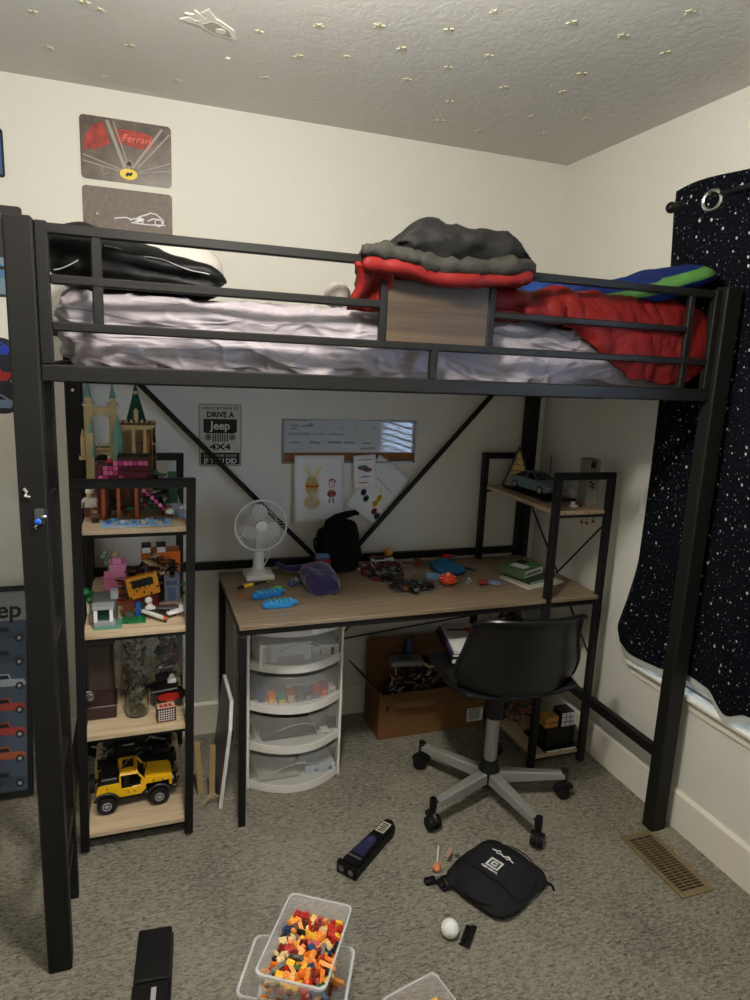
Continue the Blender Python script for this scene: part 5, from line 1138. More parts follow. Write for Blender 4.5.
for k in range(60):
    X = rg.uniform(-1.73,-1.66); Y = rg.uniform(-.30,-.24); Z = S3+.01+rg.uniform(0,.22); i0 = mb.mark(); L = rg.choice((.015,.03,.05)); mb.box(-L/2,L/2,-.002,.002,-.008,.008,rg.randrange(5))
    mb.tr(Matrix.Translation((X,Y,Z)) @ Matrix.Rotation(rg.uniform(0,3),4,'Z') @ Matrix.Rotation(rg.uniform(-1.4,1.4),4,'Y'), i0)
mb.build('contents', [BRN, cm('dull_tan', (120,100,64)), DRD, BLK, cm('olive', (96,88,40))], p3)
dh = thing('serving_dish', (-1.700,-.46,S3), 'wavy rimmed clear dish with a red inside on the third board', 'dish')
def dish(u, v):
    a = 2*pi*u; r = .012+.043*v; z = S3+.003+.028*v**2+(.004*sin(a*9) if v > .7 else 0)*(v-.7)/.3; return (-1.700+r*1.1*cos(a), -.465+r*1.05*sin(a), z)
o = MB().grid(dish, 73, 10).box(-1.715,-1.685,-.48,-.45,S3,S3+.004).build('dish', cm('dish_dark', (60,52,50), .15), dh, True); k = o.modifiers.new('t','SOLIDIFY'); k.thickness = .0025
MB().lathe([(.002,.012),(.03,.014),(.037,.020),(.03,.026),(.002,.030)], (-1.700,-.465,S3), 28).build('red_inside', cm('dish_red', (160,36,24), .3), dh, True)
hc = thing('toy_helicopter', (-1.71,-.43,S3+.03), 'black toy vehicle with white figure lying on the red dish', 'toy')
rg = random.Random(15); mb = MB(); i0 = mb.mark(); mb.box(-.045,.045,-.016,.016,0,.028,0,.006); mb.box(-.02,.03,-.013,.013,.028,.058,0,.006); mb.box(-.075,-.04,-.005,.005,.012,.026,0,.002); mb.box(-.078,-.070,-.003,.003,.02,.055,0); mb.cyl((.0,0,.058),(.0,0,.075),.003,mi=0); mb.box(-.045,.05,-.004,.004,.074,.077,1); mb.box(-.004,.004,-.03,.03,.074,.077,1)
mb.box(-.05,.05,-.021,-.018,.0,.004,1); mb.box(-.05,.05,.018,.021,.0,.004,1)
mb.tr(Matrix.Translation((-1.712,-.435,S3+.038)) @ Matrix.Rotation(radians(-20),4,'Z') @ Matrix.Rotation(radians(-14),4,'Y'), i0); mb.build('body', [BLK, LGY], hc)
MB().sph((-1.690,-.462,S3+.094),(.010,.008,.010),10).box(-1.705,-1.675,-.468,-.455,S3+.070,S3+.088,0,.003).build('white_figure', WHT, hc, True); MB().sph((-1.728,-.448,S3+.125),(.006,.005,.004),8).build('white_knob', WHT, hc, True)
gb = thing('gift_box', (-1.715,-.575,S3), 'tiny dark box with white dot grid and pale red top on the third board', 'box', rz=radians(6))
MB().box(-.029,.029,-.018,.020,0,.048,0,.001).build('carton', cm('carton_dark', (70,30,28), .5), gb, local=True)
mb = MB(); mb.box(-.028,.028,-.017,.019,.048,.0486,1)
for i in range(7):
    for j in range(5): mb.box(-.025+i*.0074,-.0205+i*.0074,-.0188,-.018,.005+j*.0082,.0095+j*.0082,0)
for i in range(3): mb.box(-.02+i*.014,-.010+i*.014,-.010,.010,.0486,.0490,2)
mb.build('carton_print', [WHT, cm('carton_pale', (196,160,140)), cm('carton_red', (150,50,44))], gb, local=True)
mb = MB(); mb.box(0,.007,-.33,-.32,0,.22); o = thing('cardboard_flap', (-1.865,-.34,S3), 'pale strip of card leaning behind the dark wooden box', 'card')
MB().prism([(-1.86,S3),(-1.852,S3),(-1.838,S3+.26),(-1.850,S3+.26)], -.37,-.30,'xz').build('strip', cm('card_pale', (150,146,134), .8), o)

# ============================================================= LOWEST BOARD z=.064
S4 = .0645
jp = thing('toy_offroader', (-1.815,-.475,S4), 'yellow brick built off-road car on the lowest board of the left shelf', 'toy car', rz=radians(3))
mats = [cm('jeep_yellow', (246,190,24), .35), BLK, LGY, DGY, RED]
rW = .031; mb = MB(); W = .052
# chassis + tub
mb.box(-.115,.12,-W*.75,W*.75,.030,.045,1,.003)
P = [(-.120,.072),(-.116,.095),(-.06,.098),(-.055,.072),(-.045,.052),(.018,.052),(.030,.075),(.034,.092),(.028,.100),(-.07,.100)]
for sy in (-1, 1):
    y0_, y1_ = sorted((sy*W, sy*(W-.006)))
    mb.prism([(-.120,.068),(-.112,.098),(-.045,.100),(-.045,.052),(-.060,.052),(-.066,.070),(-.085,.076)], y0_, y1_, 'xz', 0)      # rear quarter
    mb.prism([(-.045,.050),(-.045,.078),(.020,.078),(.020,.050)], y0_, y1_, 'xz', 0)                                                    # door lower
    mb.prism([(.020,.050),(.020,.098),(.036,.102),(.036,.066)], y0_, y1_, 'xz', 0)
    mb.prism([(.036,.078),(.036,.102),(.112,.096),(.112,.080)], sy*(W-.012) if sy > 0 else -W+.006, sy*(W-.006) if sy > 0 else -W+.012, 'xz', 0)
    for a, b in (((-.045,.078),(-.045,.128)), ((-.045,.128),(.010,.128)), ((.010,.128),(.030,.100)), ((-.006,.078),(.02,.078))):
        mb.cyl((a[0],sy*(W-.003),a[1]),(b[0],sy*(W-.003),b[1]),.0034,n=6,mi=0)
    # fenders black
    for cx in (-.088,.078): mb.tube([(cx+.040*cos(a), sy*(W+.004), .032+.040*sin(a)) for a in [radians(q) for q in range(20,170,15)]], .005, 6, 1)
mb.prism([(.034,.088),(.034,.106),(.116,.099),(.118,.080)], -W+.010, W-.010, 'xz', 0)             # bonnet
mb.box(.112,.122,-W+.012,W-.012,.055,.096,0,.002)
for k in range(7): mb.box(.1215,.1235,-.030+k*.009,-.026+k*.009,.062,.090,1)
mb.box(-.045,.012,-W+.004,W-.004,.128,.1335,0,.001); mb.box(-.035,.0,-.02,.02,.1335,.142,1,.002)
for k in range(5): mb.box(-.04+k*.011,-.033+k*.011,-.044,.044,.1335,.1365,0)
mb.box(-.112,-.045,-W+.006,W-.006,.075,.099,1,.003); mb.box(-.105,-.05,-W+.008,W-.008,.099,.118,1,.004)
for x in (.05,.062,.074,.086,.098): mb.box(x,x+.004,-W+.012,W-.012,.1035-(x-.034)*.085,.1065-(x-.034)*.085,0)
mb.box(.012,.034,-W+.008,W-.008,.10,.101,1); mb.box(.122,.140,-.040,.040,.040,.052,1,.003)
for sy in (-1, 1): mb.cyl((.138,sy*.02,.052),(.146,sy*.02,.070),.003,mi=1); mb.cyl((.1225,sy*.034,.078),(.127,sy*.034,.078),.008,n=12,mi=2)
mb.box(-.05,.02,-W+.02,W-.02,.047,.075,1); mb.box(-.036,-.016,-.035,-.01,.07,.115,1,.003); mb.box(-.036,-.016,.01,.035,.07,.115,1,.003)
for x, z in ((-.085,.088),(-.02,.064),(.0,.064),(.06,.090),(.09,.088)): mb.cyl((x,-W-.0008,z),(x,-W+.002,z),.0026,n=8,mi=1)
mb.tube([(-.04,-.03,.14),(-.015,0,.150),(.02,.02,.155),(.03,.02,.16)], .0025, 6, 3); mb.cyl((.03,-.03,.10),(.04,-.034,.15),.0025,n=6,mi=1)
mb.build('body', mats, jp, local=True)
sp = MB().cyl((-.122,0,.085),(-.140,0,.085),.029,n=24).build('spare_wheel', M_rubber, jp, local=True, smooth=True)
for cx in (-.088,.078):
    for sy in (-1, 1):
        mb = MB(); mb.cyl((cx,sy*(W-.012),rW),(cx,sy*(W+.012),rW),rW-.002,n=28)
        for k in range(18):
            a = 2*pi*k/18; i0 = mb.mark(); mb.box(-.0025,.0025,-.0115,.0115,rW-.004,rW,0); mb.tr(Matrix.Translation((cx, sy*W, rW)) @ Matrix.Rotation(a,4,'Y'), i0)
        wh = mb.build('wheel', M_rubber, jp, local=True, smooth=True)
        mb = MB(); mb.torus((cx,sy*(W+.0125),rW),.0135,.002,'y',20,6); mb.cyl((cx,sy*(W+.010),rW),(cx,sy*(W+.0135),rW),.006,n=12)
        for k in range(6): a = 2*pi*k/6; mb.cyl((cx,sy*(W+.0125),rW),(cx+.0135*cos(a),sy*(W+.0125),rW+.0135*sin(a)),.0016,n=5)
        mb.build('rim', LGY, wh, local=True, smooth=True)
def dark_machine(name, label, c, rz, L, seed):
    t_ = thing(name, c, label, 'toy', rz=rz); rg = random.Random(seed); mb = MB()
    mb.box(-L/2,L/2,-.03,.03,.03,.06,0,.004); mb.box(-L*.3,L*.15,-.026,.026,.06,.11,0,.006); mb.box(L*.2,L*.42,-.028,.028,.06,.085,0,.004)
    for k in range(28):
        X = rg.uniform(-L/2,L/2); Y = rg.uniform(-.035,.03); Z = rg.uniform(.03,.12); d = Vector((rg.uniform(-1,1), rg.uniform(-.3,.3), rg.uniform(-.4,.6))).normalized()*rg.uniform(.02,.06)
        mb.cyl((X,Y,Z), Vector((X,Y,Z))+d, .003, n=6, mi=rg.choice((0,0,0,1,2)))
    mb.build('body', [BLK, DGY, LGY], t_, local=True)
    for cx in (-L*.36, L*.34):
        for sy in (-1, 1):
            wl = MB().cyl((cx,sy*.030,.032),(cx,sy*.048,.032),.032,n=24).build('wheel', M_rubber, t_, local=True, smooth=True)
            MB().cyl((cx,sy*.048,.032),(cx,sy*.050,.032),.015,n=14).build('rim', DGY, wl, local=True, smooth=True)
    return t_
dark_machine('brick_truck', 'large black brick built truck behind the yellow off-road car', (-1.805,-.315,S4), radians(4), .27, 51)
dark_machine('brick_truck', 'black and grey brick built machine at the back of the lowest left board', (-1.80,-.175,S4), radians(-6), .25, 57)
bd = thing('blue_bundle', (-1.69,-.22,S4+.125), 'small blue toy on top of the rear black machine under the third board', 'toy')
MB().soft((-1.69,-.215,S4+.150), (.045,.025,.022), .02, .008, lambda p, n: .006*fbm(p, 25, 2)).build('body', cm('navy_toy', (24,50,120)), bd, True)

# ============================================================= UNDER THE DESK
# four drawer unit
du = thing('drawer_unit', (-1.245,-.26,0), 'white framed plastic unit of four clear drawers under the left end of the desk', 'drawers')
DX0, DX1, DYF, DYB, DH = -1.425, -1.066, -.435, -.10, .640
bow = lambda u: -.072*(1-(2*u-1)**2)
M_cp = mat('clear_plastic', (205,205,200), .25, alpha=.20, spec=.5)
M_cp2 = mat('frosted_plastic', (205,205,200), .35, alpha=.30, spec=.5)
nB = 17
def bowed(mb, x0, x1, yf, yb, z0, z1, mi=0, k=1.0):
    P = [(x0+(x1-x0)*i/(nB-1), yf+k*bow(i/(nB-1))) for i in range(nB)]+[(x1, yb), (x0, yb)]
    return mb.prism(P, z0, z1, 'xy', mi)
mb = MB()
for x in (DX0, DX1-.010): mb.box(x, x+.010, DYF-.004, DYF+.03, 0, DH-.012, 0, .002); mb.box(x, x+.006, DYB-.02, DYB, 0, DH-.012)
zs = [.0, .158, .316, .474, .632]
for z in zs[1:-1]: mb.box(DX0+.006, DX1-.006, DYF+.02, DYB, z-.008, z-.003)
mb.box(DX0+.006, DX1-.006, DYF+.02, DYB, .001, .008)
mb.build('frame', M_white, du)
mb = MB(); mb.box(DX0+.001, DX0+.004, DYF+.03, DYB-.02, .01, DH-.012); mb.box(DX1-.004, DX1-.001, DYF+.03, DYB-.02, .01, DH-.012); mb.box(DX0, DX1, DYB-.004, DYB-.001, .01, DH-.012); mb.build('side_panel', M_cp2, du)
mb = MB(); bowed(mb, DX0-.002, DX1+.002, DYF, DYB, DH-.014, DH-.004); mb.build('top', M_cp2, du)
mb = MB(); bowed(mb, DX0-.002, DX1+.002, DYF-.004, DYF+.03, DH-.024, DH-.003); mb.build('top_lip', M_white, du)
for k in range(4):
    z0 = zs[k]+.010; z1 = zs[k+1]-.012 if k < 3 else DH-.026; ib = MB()
    a, b = DX0+.012, DX1-.012
    # bowed front wall
    def fr(u, v, a=a, b=b, z0=z0, z1=z1): return (a+(b-a)*u, DYF+bow(u), z0+(z1-z0)*v)
    dr = MB().grid(fr, 25, 4).build('drawer', M_cp, du, True); q = dr.modifiers.new('t','SOLIDIFY'); q.thickness = .002
    m2 = MB(); bowed(m2, a, b, DYF-.003, DYF+.012, z0-.006, z0+.024); m2.build('drawer_lip', M_white, dr)
    m3 = MB(); bowed(m3, a+.004, b-.004, DYF+.004, DYB+.0-.012, z0+.002, z0+.0045); m3.build('drawer_base', M_cp2, dr)
    m4 = MB(); pts = []
    for j in range(21): u = .27+.46*j/20; h = sin(pi*j/20)*.028; pts.append((a+(b-a)*u, DYF+bow(u)-.003, z1-.052+h))
    m4.tube(pts, .0022, 6); m4.build('handle', M_cp2, dr, True)
    for j in range(0): pass
def loose(name, label, cat, fn, mats):
    t_ = thing(name, (0,0,0), label, cat); m_ = MB(); fn(m_); c = sum((v for v in m_.v), Vector())/len(m_.v); zmin = min(v.z for v in m_.v); t_.location = (c.x, c.y, zmin); m_.build(name+'_body', mats, t_); return t_
loose('carton', 'white carton with grey print in the top clear drawer', 'box', lambda m: (m.box(-1.385,-1.20,-.468,-.30,.4895,.578,0,.001), m.box(-1.325,-1.225,-.4695,-.468,.502,.53,1), m.box(-1.375,-1.345,-.4695,-.468,.495,.57,1)), [WHT, cm('print_grey', (190,186,178))])
loose('carton', 'white carton with a small dark emblem at the right of the top drawer', 'box', lambda m: (m.box(-1.190,-1.09,-.445,-.30,.4895,.545,0,.001), m.box(-1.118,-1.106,-.4465,-.445,.50,.535,1), m.box(-1.16,-1.157,-.4465,-.445,.50,.53,2)), [WHT, DGY, cm('print_maroon', (130,50,60))])
rg = random.Random(77)
cl = [cm('pk_red', (150,40,40)), BLU, GRN, YEL, ORG, DGY, cm('pk_navy', (50,60,100)), WHT]
for k in range(9):
    x = -1.385+k*.033; u = (x+.015-DX0)/(DX1-DX0); yf = DYF+bow(max(0, min(1, u)))+.014; h = rg.uniform(.035,.075)
    o = loose('card_pack', ['dark blue','orange','green and yellow','red','dark grey','navy','bright red','scarlet','white'][k]+' card pack standing in the second clear drawer', 'pack', lambda m: (m.box(x, x+.028, yf+.012, yf+.055, .3315, .3315+h, 0, .001), m.box(x+.004, x+.024, yf+.0112, yf+.012, .338, .3315+h*.7, 1)), [[BLU,ORG,GRN,cl[0],DGY,cl[6],RED,cl[0],WHT][k], [cl[6],YEL,YEL,TAN,LGY,LGY,DGY,ORG,LGY][k]])
    o['group'] = 'card packs in the second drawer'
loose('booklet', 'cream booklet lying flat in the third clear drawer', 'book', lambda m: (m.box(-1.385,-1.15,-.465,-.25,.1735,.183,0,.001), m.box(-1.385,-1.15,-.4655,-.465,.176,.180,1)), [cm('cream', (214,208,170)), cm('print_grey', (190,186,178))])
loose('booklet', 'grey booklet on top of the cream one in the third drawer', 'book', lambda m: m.box(-1.37,-1.16,-.45,-.24,.1835,.192,0,.001), [cm('bk_grey', (110,106,100))])
loose('small_box', 'tiny white and black box at the right of the third drawer', 'box', lambda m: (m.box(-1.145,-1.115,-.452,-.41,.1735,.200,0,.001), m.box(-1.14,-1.122,-.453,-.452,.18,.194,1)), [WHT, BLK])
for k, (w_, c_) in enumerate(((.17,'white'),(.16,'grey'),(.15,'pale'))): loose('paper_stack', c_+' paper pad in the bottom clear drawer, '+('lowest','middle','topmost')[k]+' of three', 'paper', lambda m: m.box(-1.385,-1.385+w_,-.46,-.25,.0165+.0125*k,.028+.0125*k,0,.001), [[WHT,LGY,cm('pad_pale',(190,186,170))][k]])
loose('patterned_box', 'white box with grey blue symbols in the bottom clear drawer', 'box', lambda m: (m.box(-1.205,-1.09,-.452,-.33,.0165,.062,0,.001), [m.box(-1.198+.028*i,-1.184+.028*i,-.4532,-.452,.024+.014*(i%2),.036+.014*(i%2),1) for i in range(4)]), [cm('pale_blue_white', (206,212,220)), cm('sym_blue', (90,110,140))])

# flat panel leaning by the desk leg
lp = thing('flat_panel', (-1.52,-.40,0), 'dark flat panel with white edge leaning against the left desk leg', 'panel')
P0 = Matrix.Translation((-1.535,-.40,.003)) @ Matrix.Rotation(radians(6.5),4,'Y')
mb = MB(); mb.prism([(-.125,0),(.125,0),(.125,.39),(-.085,.39),(-.125,.30)], 0, .012, 'yz'); mb.tr(P0); mb.build('white_edge', M_white, lp)
mb = MB(); mb.prism([(-.118,.006),(.118,.006),(.118,.383),(-.083,.383),(-.118,.297)], -.002, 0, 'yz'); mb.tr(P0); mb.build('dark_face', cm('panel_dark', (52,50,58), .3), lp)
for k, (x, y, lab) in enumerate(((-1.588,-.42,'left'), (-1.552,-.455,'right'))):
    o = thing('wooden_stick', (x, y, 0), 'pale wooden stick standing beside the flat panel, the '+lab+' one', 'stick', 'two wooden sticks')
    MB().prism([(-.010,-.004),(.010,-.004),(.010,.004),(-.010,.004)], 0, .21, 'xy').tr(Matrix.Translation((x, y, .001)) @ Matrix.Rotation(radians(-3+4*k), 4, 'Y')).build('stick', wood('pale_pine', (196,168,124), (170,140,98), 2), o)
rg = random.Random(4); mb = MB()
for k in range(3): mb.tube([(-1.62+.03*j+rg.uniform(-.01,.01), -.50+rg.uniform(-.03,.03), .006+rg.uniform(0,.05)) for j in range(5)], .0018, 5)
o = mb.build('loose_wire', cm('wire_pale', (170,160,140), .5), None, True); tag(o, 'thin pale wires curled on the carpet beside the wooden sticks', 'wire')

# cardboard box
cb = thing('cardboard_box', (-.575,-.15,0), 'open brown cardboard box full of clutter under the desk', 'box')
bx0, bx1, by0, by1, bh = -.842, -.345, -.255, -.068, .205
mb = MB(); t__ = .004
mb.box(bx0,bx1,by0,by0+t__,.001,bh).box(bx0,bx1,by1-t__,by1,.001,bh).box(bx0,bx0+t__,by0+t__,by1-t__,.001,bh).box(bx1-t__,bx1,by0+t__,by1-t__,.001,bh).box(bx0+t__,bx1-t__,by0+t__,by1-t__,.001,.005)
mb.build('walls', M_card, cb)
def flap(pts):
    m_ = MB(); n = (Vector(pts[1])-Vector(pts[0])).cross(Vector(pts[2])-Vector(pts[0])).normalized()*.0035; P = [Vector(p) for p in pts]
    m_.add([*P, *[p+n for p in P]], [(0,1,2,3),(7,6,5,4),(0,4,5,1),(1,5,6,2),(2,6,7,3),(3,7,4,0)]); m_.build('flap', M_cardi, cb)
flap([(bx0,by1-.004,bh),(bx1,by1-.004,bh),(bx1+.0,by1-.002,.385),(bx0,by1-.002,.385)])
flap([(bx0,by0,bh),(bx0,by1,bh),(bx0-.085,by1-.004,bh+.09),(bx0-.085,by0+.06,bh+.10)])
flap([(bx0+.002,by0-.001,bh),(bx1,by0-.001,bh),(bx1,by0-.045,bh-.055),(bx0+.06,by0-.040,bh-.045)])
mb = MB(); mb.box(-.425,-.345,by0-.0012,by0-.0002,.025,.088,0); 
for k in range(9): mb.box(-.415+k*.0062,-.4125+k*.0062,by0-.0018,by0-.0012,.035,.075,1)
mb.box(-.419,-.352,by0-.0018,by0-.0012,.079,.083,1); mb.build('shipping_label', [WHT, M_ink], cb)
MB().box(-.81,-.80,by0-.0015,by0-.0002,.13,.155).build('hand_hole', M_ink, cb)
pile('brick_clutter', 'black, brown and pale jumble filling the cardboard box', 'toy', (-.60,-.155,.0055), (.225,.086), .31, [BLK, DGY, BRN, BLK, LGY, BLK, TAN, cm('toy_navy', (34,48,90))], 330, 61, sticks=90)
o = thing('game_console', (-.690,-.150,.290), 'grey flat rectangular device resting on the clutter in the cardboard box', 'device', rz=radians(-8))
MB().box(-.075,.075,-.04,.04,0,.022,0,.004).build('casing', cm('device_grey', (120,118,120), .4), o, local=True); MB().box(-.03,.03,-.02,.02,.022,.0235,0,.001).build('top_plate', DGY, o, local=True)
o = thing('bottle', (-.665,-.0955,.30), 'small dark blue bottle standing behind the grey device in the cardboard box', 'bottle')
MB().lathe([(.001,0),(.02,0),(.021,.01),(.021,.055),(.012,.07),(.010,.082),(.001,.082)], (-.655,-.0955,.30), 18).build('bottle', cm('bottle_navy', (30,44,96), .3), o, True)

# ============================================================= OFFICE CHAIR
oc = thing('office_chair', (-.575,-.72,0), 'black plastic swivel chair on a silver five star base in front of the desk', 'chair')
cxc, cyc = -.575, -.722
CF = Matrix.Translation((cxc, cyc, 0)) @ Matrix.Rotation(radians(-4), 4, 'Z')       # chair faces +y
for k, a in enumerate((125, 200.5, 276, 344, 56)):
    a = radians(a); R_ = Matrix.Translation((cxc, cyc, 0)) @ Matrix.Rotation(a, 4, 'Z')
    mb = MB(); vs = []
    for r, w_, z0, z1 in ((.025,.021,.075,.118),(.15,.018,.078,.112),(.285,.0145,.083,.106)):
        vs += [(r,-w_,z0),(r,w_,z0),(r,w_,z1-.004),(r,w_-.005,z1),(r,-w_+.005,z1),(r,-w_,z1-.004)]
    fs = []
    for s_ in range(2):
        for i in range(6): fs.append((s_*6+i, s_*6+(i+1) % 6, (s_+1)*6+(i+1) % 6, (s_+1)*6+i))
    fs += [(0,1,2,3,4,5), (17,16,15,14,13,12)]
    mb.add(vs, fs); mb.tr(R_); lg = mb.build('base_leg', M_silver, oc)
    mb = MB(); mb.cyl((.290,0,.060),(.290,0,.116),.0125,n=14); mb.box(.276,.292,-.0145,.0145,.080,.109,0,.002); mb.tr(R_); mb.build('leg_cap', M_black, lg, True)
    mb = MB(); ca_ = radians(30+50*k)
    for sy in (-1, 1): mb.cyl((0.006,sy*.006,.0275),(0.006,sy*.022,.0275),.0270,.024,n=22)
    mb.box(-.014,.02,-.006,.006,.03,.064,0,.004); mb.tube([(.032*cos(q),0,.0275+.031*sin(q)) for q in [radians(z) for z in range(20,170,15)]], .010, 8)
    mb.tr(R_ @ Matrix.Translation((.290,0,.0)) @ Matrix.Rotation(ca_, 4, 'Z')); mb.build('caster', M_black, oc, True)
MB().lathe([(.001,.045),(.026,.045),(.038,.07),(.040,.12),(.033,.132),(.028,.16),(.001,.16)], (cxc,cyc,0), 28).build('hub', M_black, oc, True)
MB().cyl((cxc,cyc,.13),(cxc,cyc,.335),.0235,n=28).build('column', M_silver, oc, True)
MB().cyl((cxc,cyc,.33),(cxc,cyc,.475),.034,.032,n=28).build('column_cover', M_black, oc, True)
mb = MB(); mb.box(-.10,.10,-.12,.10,.470,.492,0,.006); mb.tr(CF); mb.build('seat_plate', M_black, oc)
# seat shell
def seat_pt(u, v):
    x = (u-.5)*.44*(1-.10*abs(2*v-1)**3); y = -.20+.40*v
    z = .500+.028*(2*u-1)**2+.010*abs(2*v-1)**2-(.02*max(0,v-.85)/.15)
    return CF @ Vector((x, y, z))
o = MB().grid(seat_pt, 26, 24).build('seat', M_black, oc, True, sharp=False); k = o.modifiers.new('t', 'SOLIDIFY'); k.thickness = .012
# back shell: curved, narrower waist at the top left, wings folded forward
def back_pt(u, v):
    # v 0 bottom .. 1 top ; u 0 left .. 1 right
    w_ = .225*(1-.0*v)*(1-.10*(1-v)**3) - .012*v + .018*math.exp(-((v-.30)/.2)**2)
    s_ = 2*u-1; x = s_*w_*(1-(.17 if s_ < 0 else .03)*v**1.5)
    cz = -.222-.020*v+.012*sin(pi*v)
    y = cz+.085*abs(s_)**2.6*(1-.25*v)
    z = .492+.300*v
    if v < .12: 
        q = (.12-v)/.12; y += .055*q*q; z += .006*q-.012*(abs(s_)**2)*0
    z -= .035*(abs(s_)**2)*(1-v)*-.6
    if v > .9: y -= .012*((v-.9)/.1)**2; z -= .018*abs(s_)**6*((v-.9)/.1)
    return CF @ Vector((x, y, z))
o = MB().grid(back_pt, 44, 40).build('backrest', mat('chair_gloss', (11,11,11), .3, spec=.4, bump=1, bscale=900, bstr=.15, bdist=.0006), oc, True, sharp=False); k = o.modifiers.new('t', 'SOLIDIFY'); k.thickness = .009; k.offset = 1
mb = MB(); mb.tube([back_pt(i/30, 1.0) for i in range(31)], .0075, 8); mb.tube([back_pt(0, i/24) for i in range(25)], .007, 8); mb.tube([back_pt(1, i/24) for i in range(25)], .007, 8); mb.build('back_rim', M_blackg, oc, True)
# magazines on the seat
for k, (lab, c, L, W_, T, rz, m_) in enumerate((
    ('black board game box lying on the chair seat under the magazines', (-.585,-.555,.523), .24,.27,.020, -12, M_black),
    ('purple edged book in the stack on the chair seat', (-.582,-.55,.5435), .23,.26,.012, -13, cm('cov_purple', (70,34,90))),
    ('white magazine with a small red mark on top of the stack on the chair seat', (-.575,-.55,.556), .225,.265,.010, -14, cm('cov_white2', (214,212,206), .35)))):
    def dmag(d):
        d.box(-.10,.08,.06,.075,.010,.0106,0); d.box(-.03,.02,.05,.09,.010,.0110,3)
    book('box' if k == 0 else 'magazine', lab, c, L, W_, T, radians(rz), m_, decor=dmag if k == 2 else None, cat='box' if k == 0 else 'magazine')

# ============================================================= FLOOR THINGS
# sling bag
sb = thing('sling_bag', (-.755,-1.108,.001), 'small black sling bag with white printed logos lying on the carpet by the chair', 'bag', rz=radians(26))
def wsb(p):
    x, y, z = p; f = max(0, min(1, (z)/.06)); n_ = math.hypot(x/.14, y/.12)
    z2 = .002+(z-.002)*(1.0-.45*min(1, n_)**4)
    tap = 1-.16*max(0, (x+.0)/.14) if x < 0 else 1-.16*(-min(0, -x)/.14)
    return (x, y*(1-.10*max(0, -x/.14)**2-.06*max(0, x/.14)**2), max(.001, z2))
M_bag = mat('bag_fabric', (26,26,29), .8, spec=.25, bump=1, bscale=500, bstr=.25, bdist=.001)
MB().soft((0,0,.031), (.135,.124,.030), (.05,.05,.028), .006, lambda p, n: .003*fbm(p, 14, 3)+.004*max(0, ridge(p, 7)-.4), wsb).build('body', M_bag, sb, True, local=True, sharp=False)
def bagz(x, y): n_ = math.hypot(x/.14, y/.12); return .002+.060*(1-.45*min(1, n_)**4)
mb = MB()
mb.tube([(-.06, -.10+.2*k/16, bagz(-.06, -.10+.2*k/16)+.0015) for k in range(17)], .0016, 5); mb.tube([(.138*cos(a)*1.02 if abs(cos(a))<.98 else .14*cos(a), .118*sin(a), .030) for a in [2*pi*k/60 for k in range(60)]], .0020, 5, 0, True)
mb.build('zipper', M_blackg, sb, True, local=True)
mb = MB(); mb.box(-.022,.022,-.022,.022,0,.0004,0,0)
def shell_text(fn_pts): pass
# emblem square with G-like cut, script above, text below. local frame: text reads with the photo's right-tilted baseline
LOGO = Matrix.Translation((-.004, .006, .0642)) @ Matrix.Rotation(radians(14), 4, 'Z')
LG = Matrix.Translation((.0, .0, 0))
mb = MB()
def lp_(x0, x1, y0, y1, z=.0): mb.box(x0, x1, y0, y1, z, z+.0012)
lp_(-.022,.022,.014,.020); lp_(-.022,.022,-.020,-.014); lp_(-.022,-.016,-.014,.014); lp_(.016,.022,-.014,.014)
lp_(-.010,.010,.004,.009); lp_(-.010,-.005,-.009,.004); lp_(-.005,.010,-.009,-.004); lp_(.005,.010,-.004,.0005)
mb.text('GENERAL', .011, Matrix.Translation((0,-.029,0)), 0, .0006, 1.25, bold=.0003)
mb.tube([(-.040,.050,.001),(-.030,.054,.001),(-.022,.052,.001)], .0022, 6)
mb.tube([(-.018+.006*cos(a),.053+.007*sin(a),.001) for a in [k*pi/5 for k in range(10)]], .0018, 6, 0, True)
mb.tube([(-.010,.048,.001),(-.004,.051,.001),(.002,.046,.001),(.008,.050,.001)], .0022, 6)
mb.tube([(.016+.006*cos(a),.050+.006*sin(a),.001) for a in [k*pi/5 for k in range(10)]], .0020, 6, 0, True)
mb.tube([(.022,.056,.001),(.026,.048,.001),(.040,.044,.001)], .0020, 6)
BAGTXT = mb
PX = Matrix.Translation((-.762,-1.105,.0632)) @ Matrix.Rotation(radians(-62), 4, 'Z')
mb.tr(Matrix.Translation((0,0,.0008))); mb.tr(PX); mb.build('printed_logo', cm('logo_white', (214,214,208), .6), sb)
mb = MB(); mb.cyl((-.855,-1.035,.058),(-.855,-1.035,.0595),.009,n=18); mb.build('round_badge', cm('badge_grey', (74,72,66), .4), sb)
mb = MB(); 
MB().tube([(-.63,-1.15,.02),(-.595,-1.175,.006),(-.600,-1.195,.006)], .004, 6).build('strap', M_blackf, sb, True); mb.tube([(-.88,-1.07,.03),(-.915,-1.055,.012),(-.935,-1.07,.010),(-.93,-1.10,.008),(-.905,-1.10,.02)], .005, 6)
mb.build('strap', M_blackf, sb, True)
kc = thing('key_ring', (-.945,-1.045,0), 'bunch of black keys with an orange keychain beside the sling bag', 'keys')
MB().soft((-.955,-1.055,.010), (.020,.013,.009), .008, .006).soft((-.925,-1.075,.010), (.013,.018,.009), .008, .006).build('key_fobs', M_black, kc, True)
MB().torus((-.938,-1.05,.012),.012,.0012,'z',20,6).build('ring', M_chrome, kc, True)
MB().sph((-.915,-1.015,.013),(.013,.014,.011),14).sph((-.905,-1.0,.012),(.008,.008,.008),10).build('orange_charm', cm('charm_orange', (214,130,80), .4), kc, True)
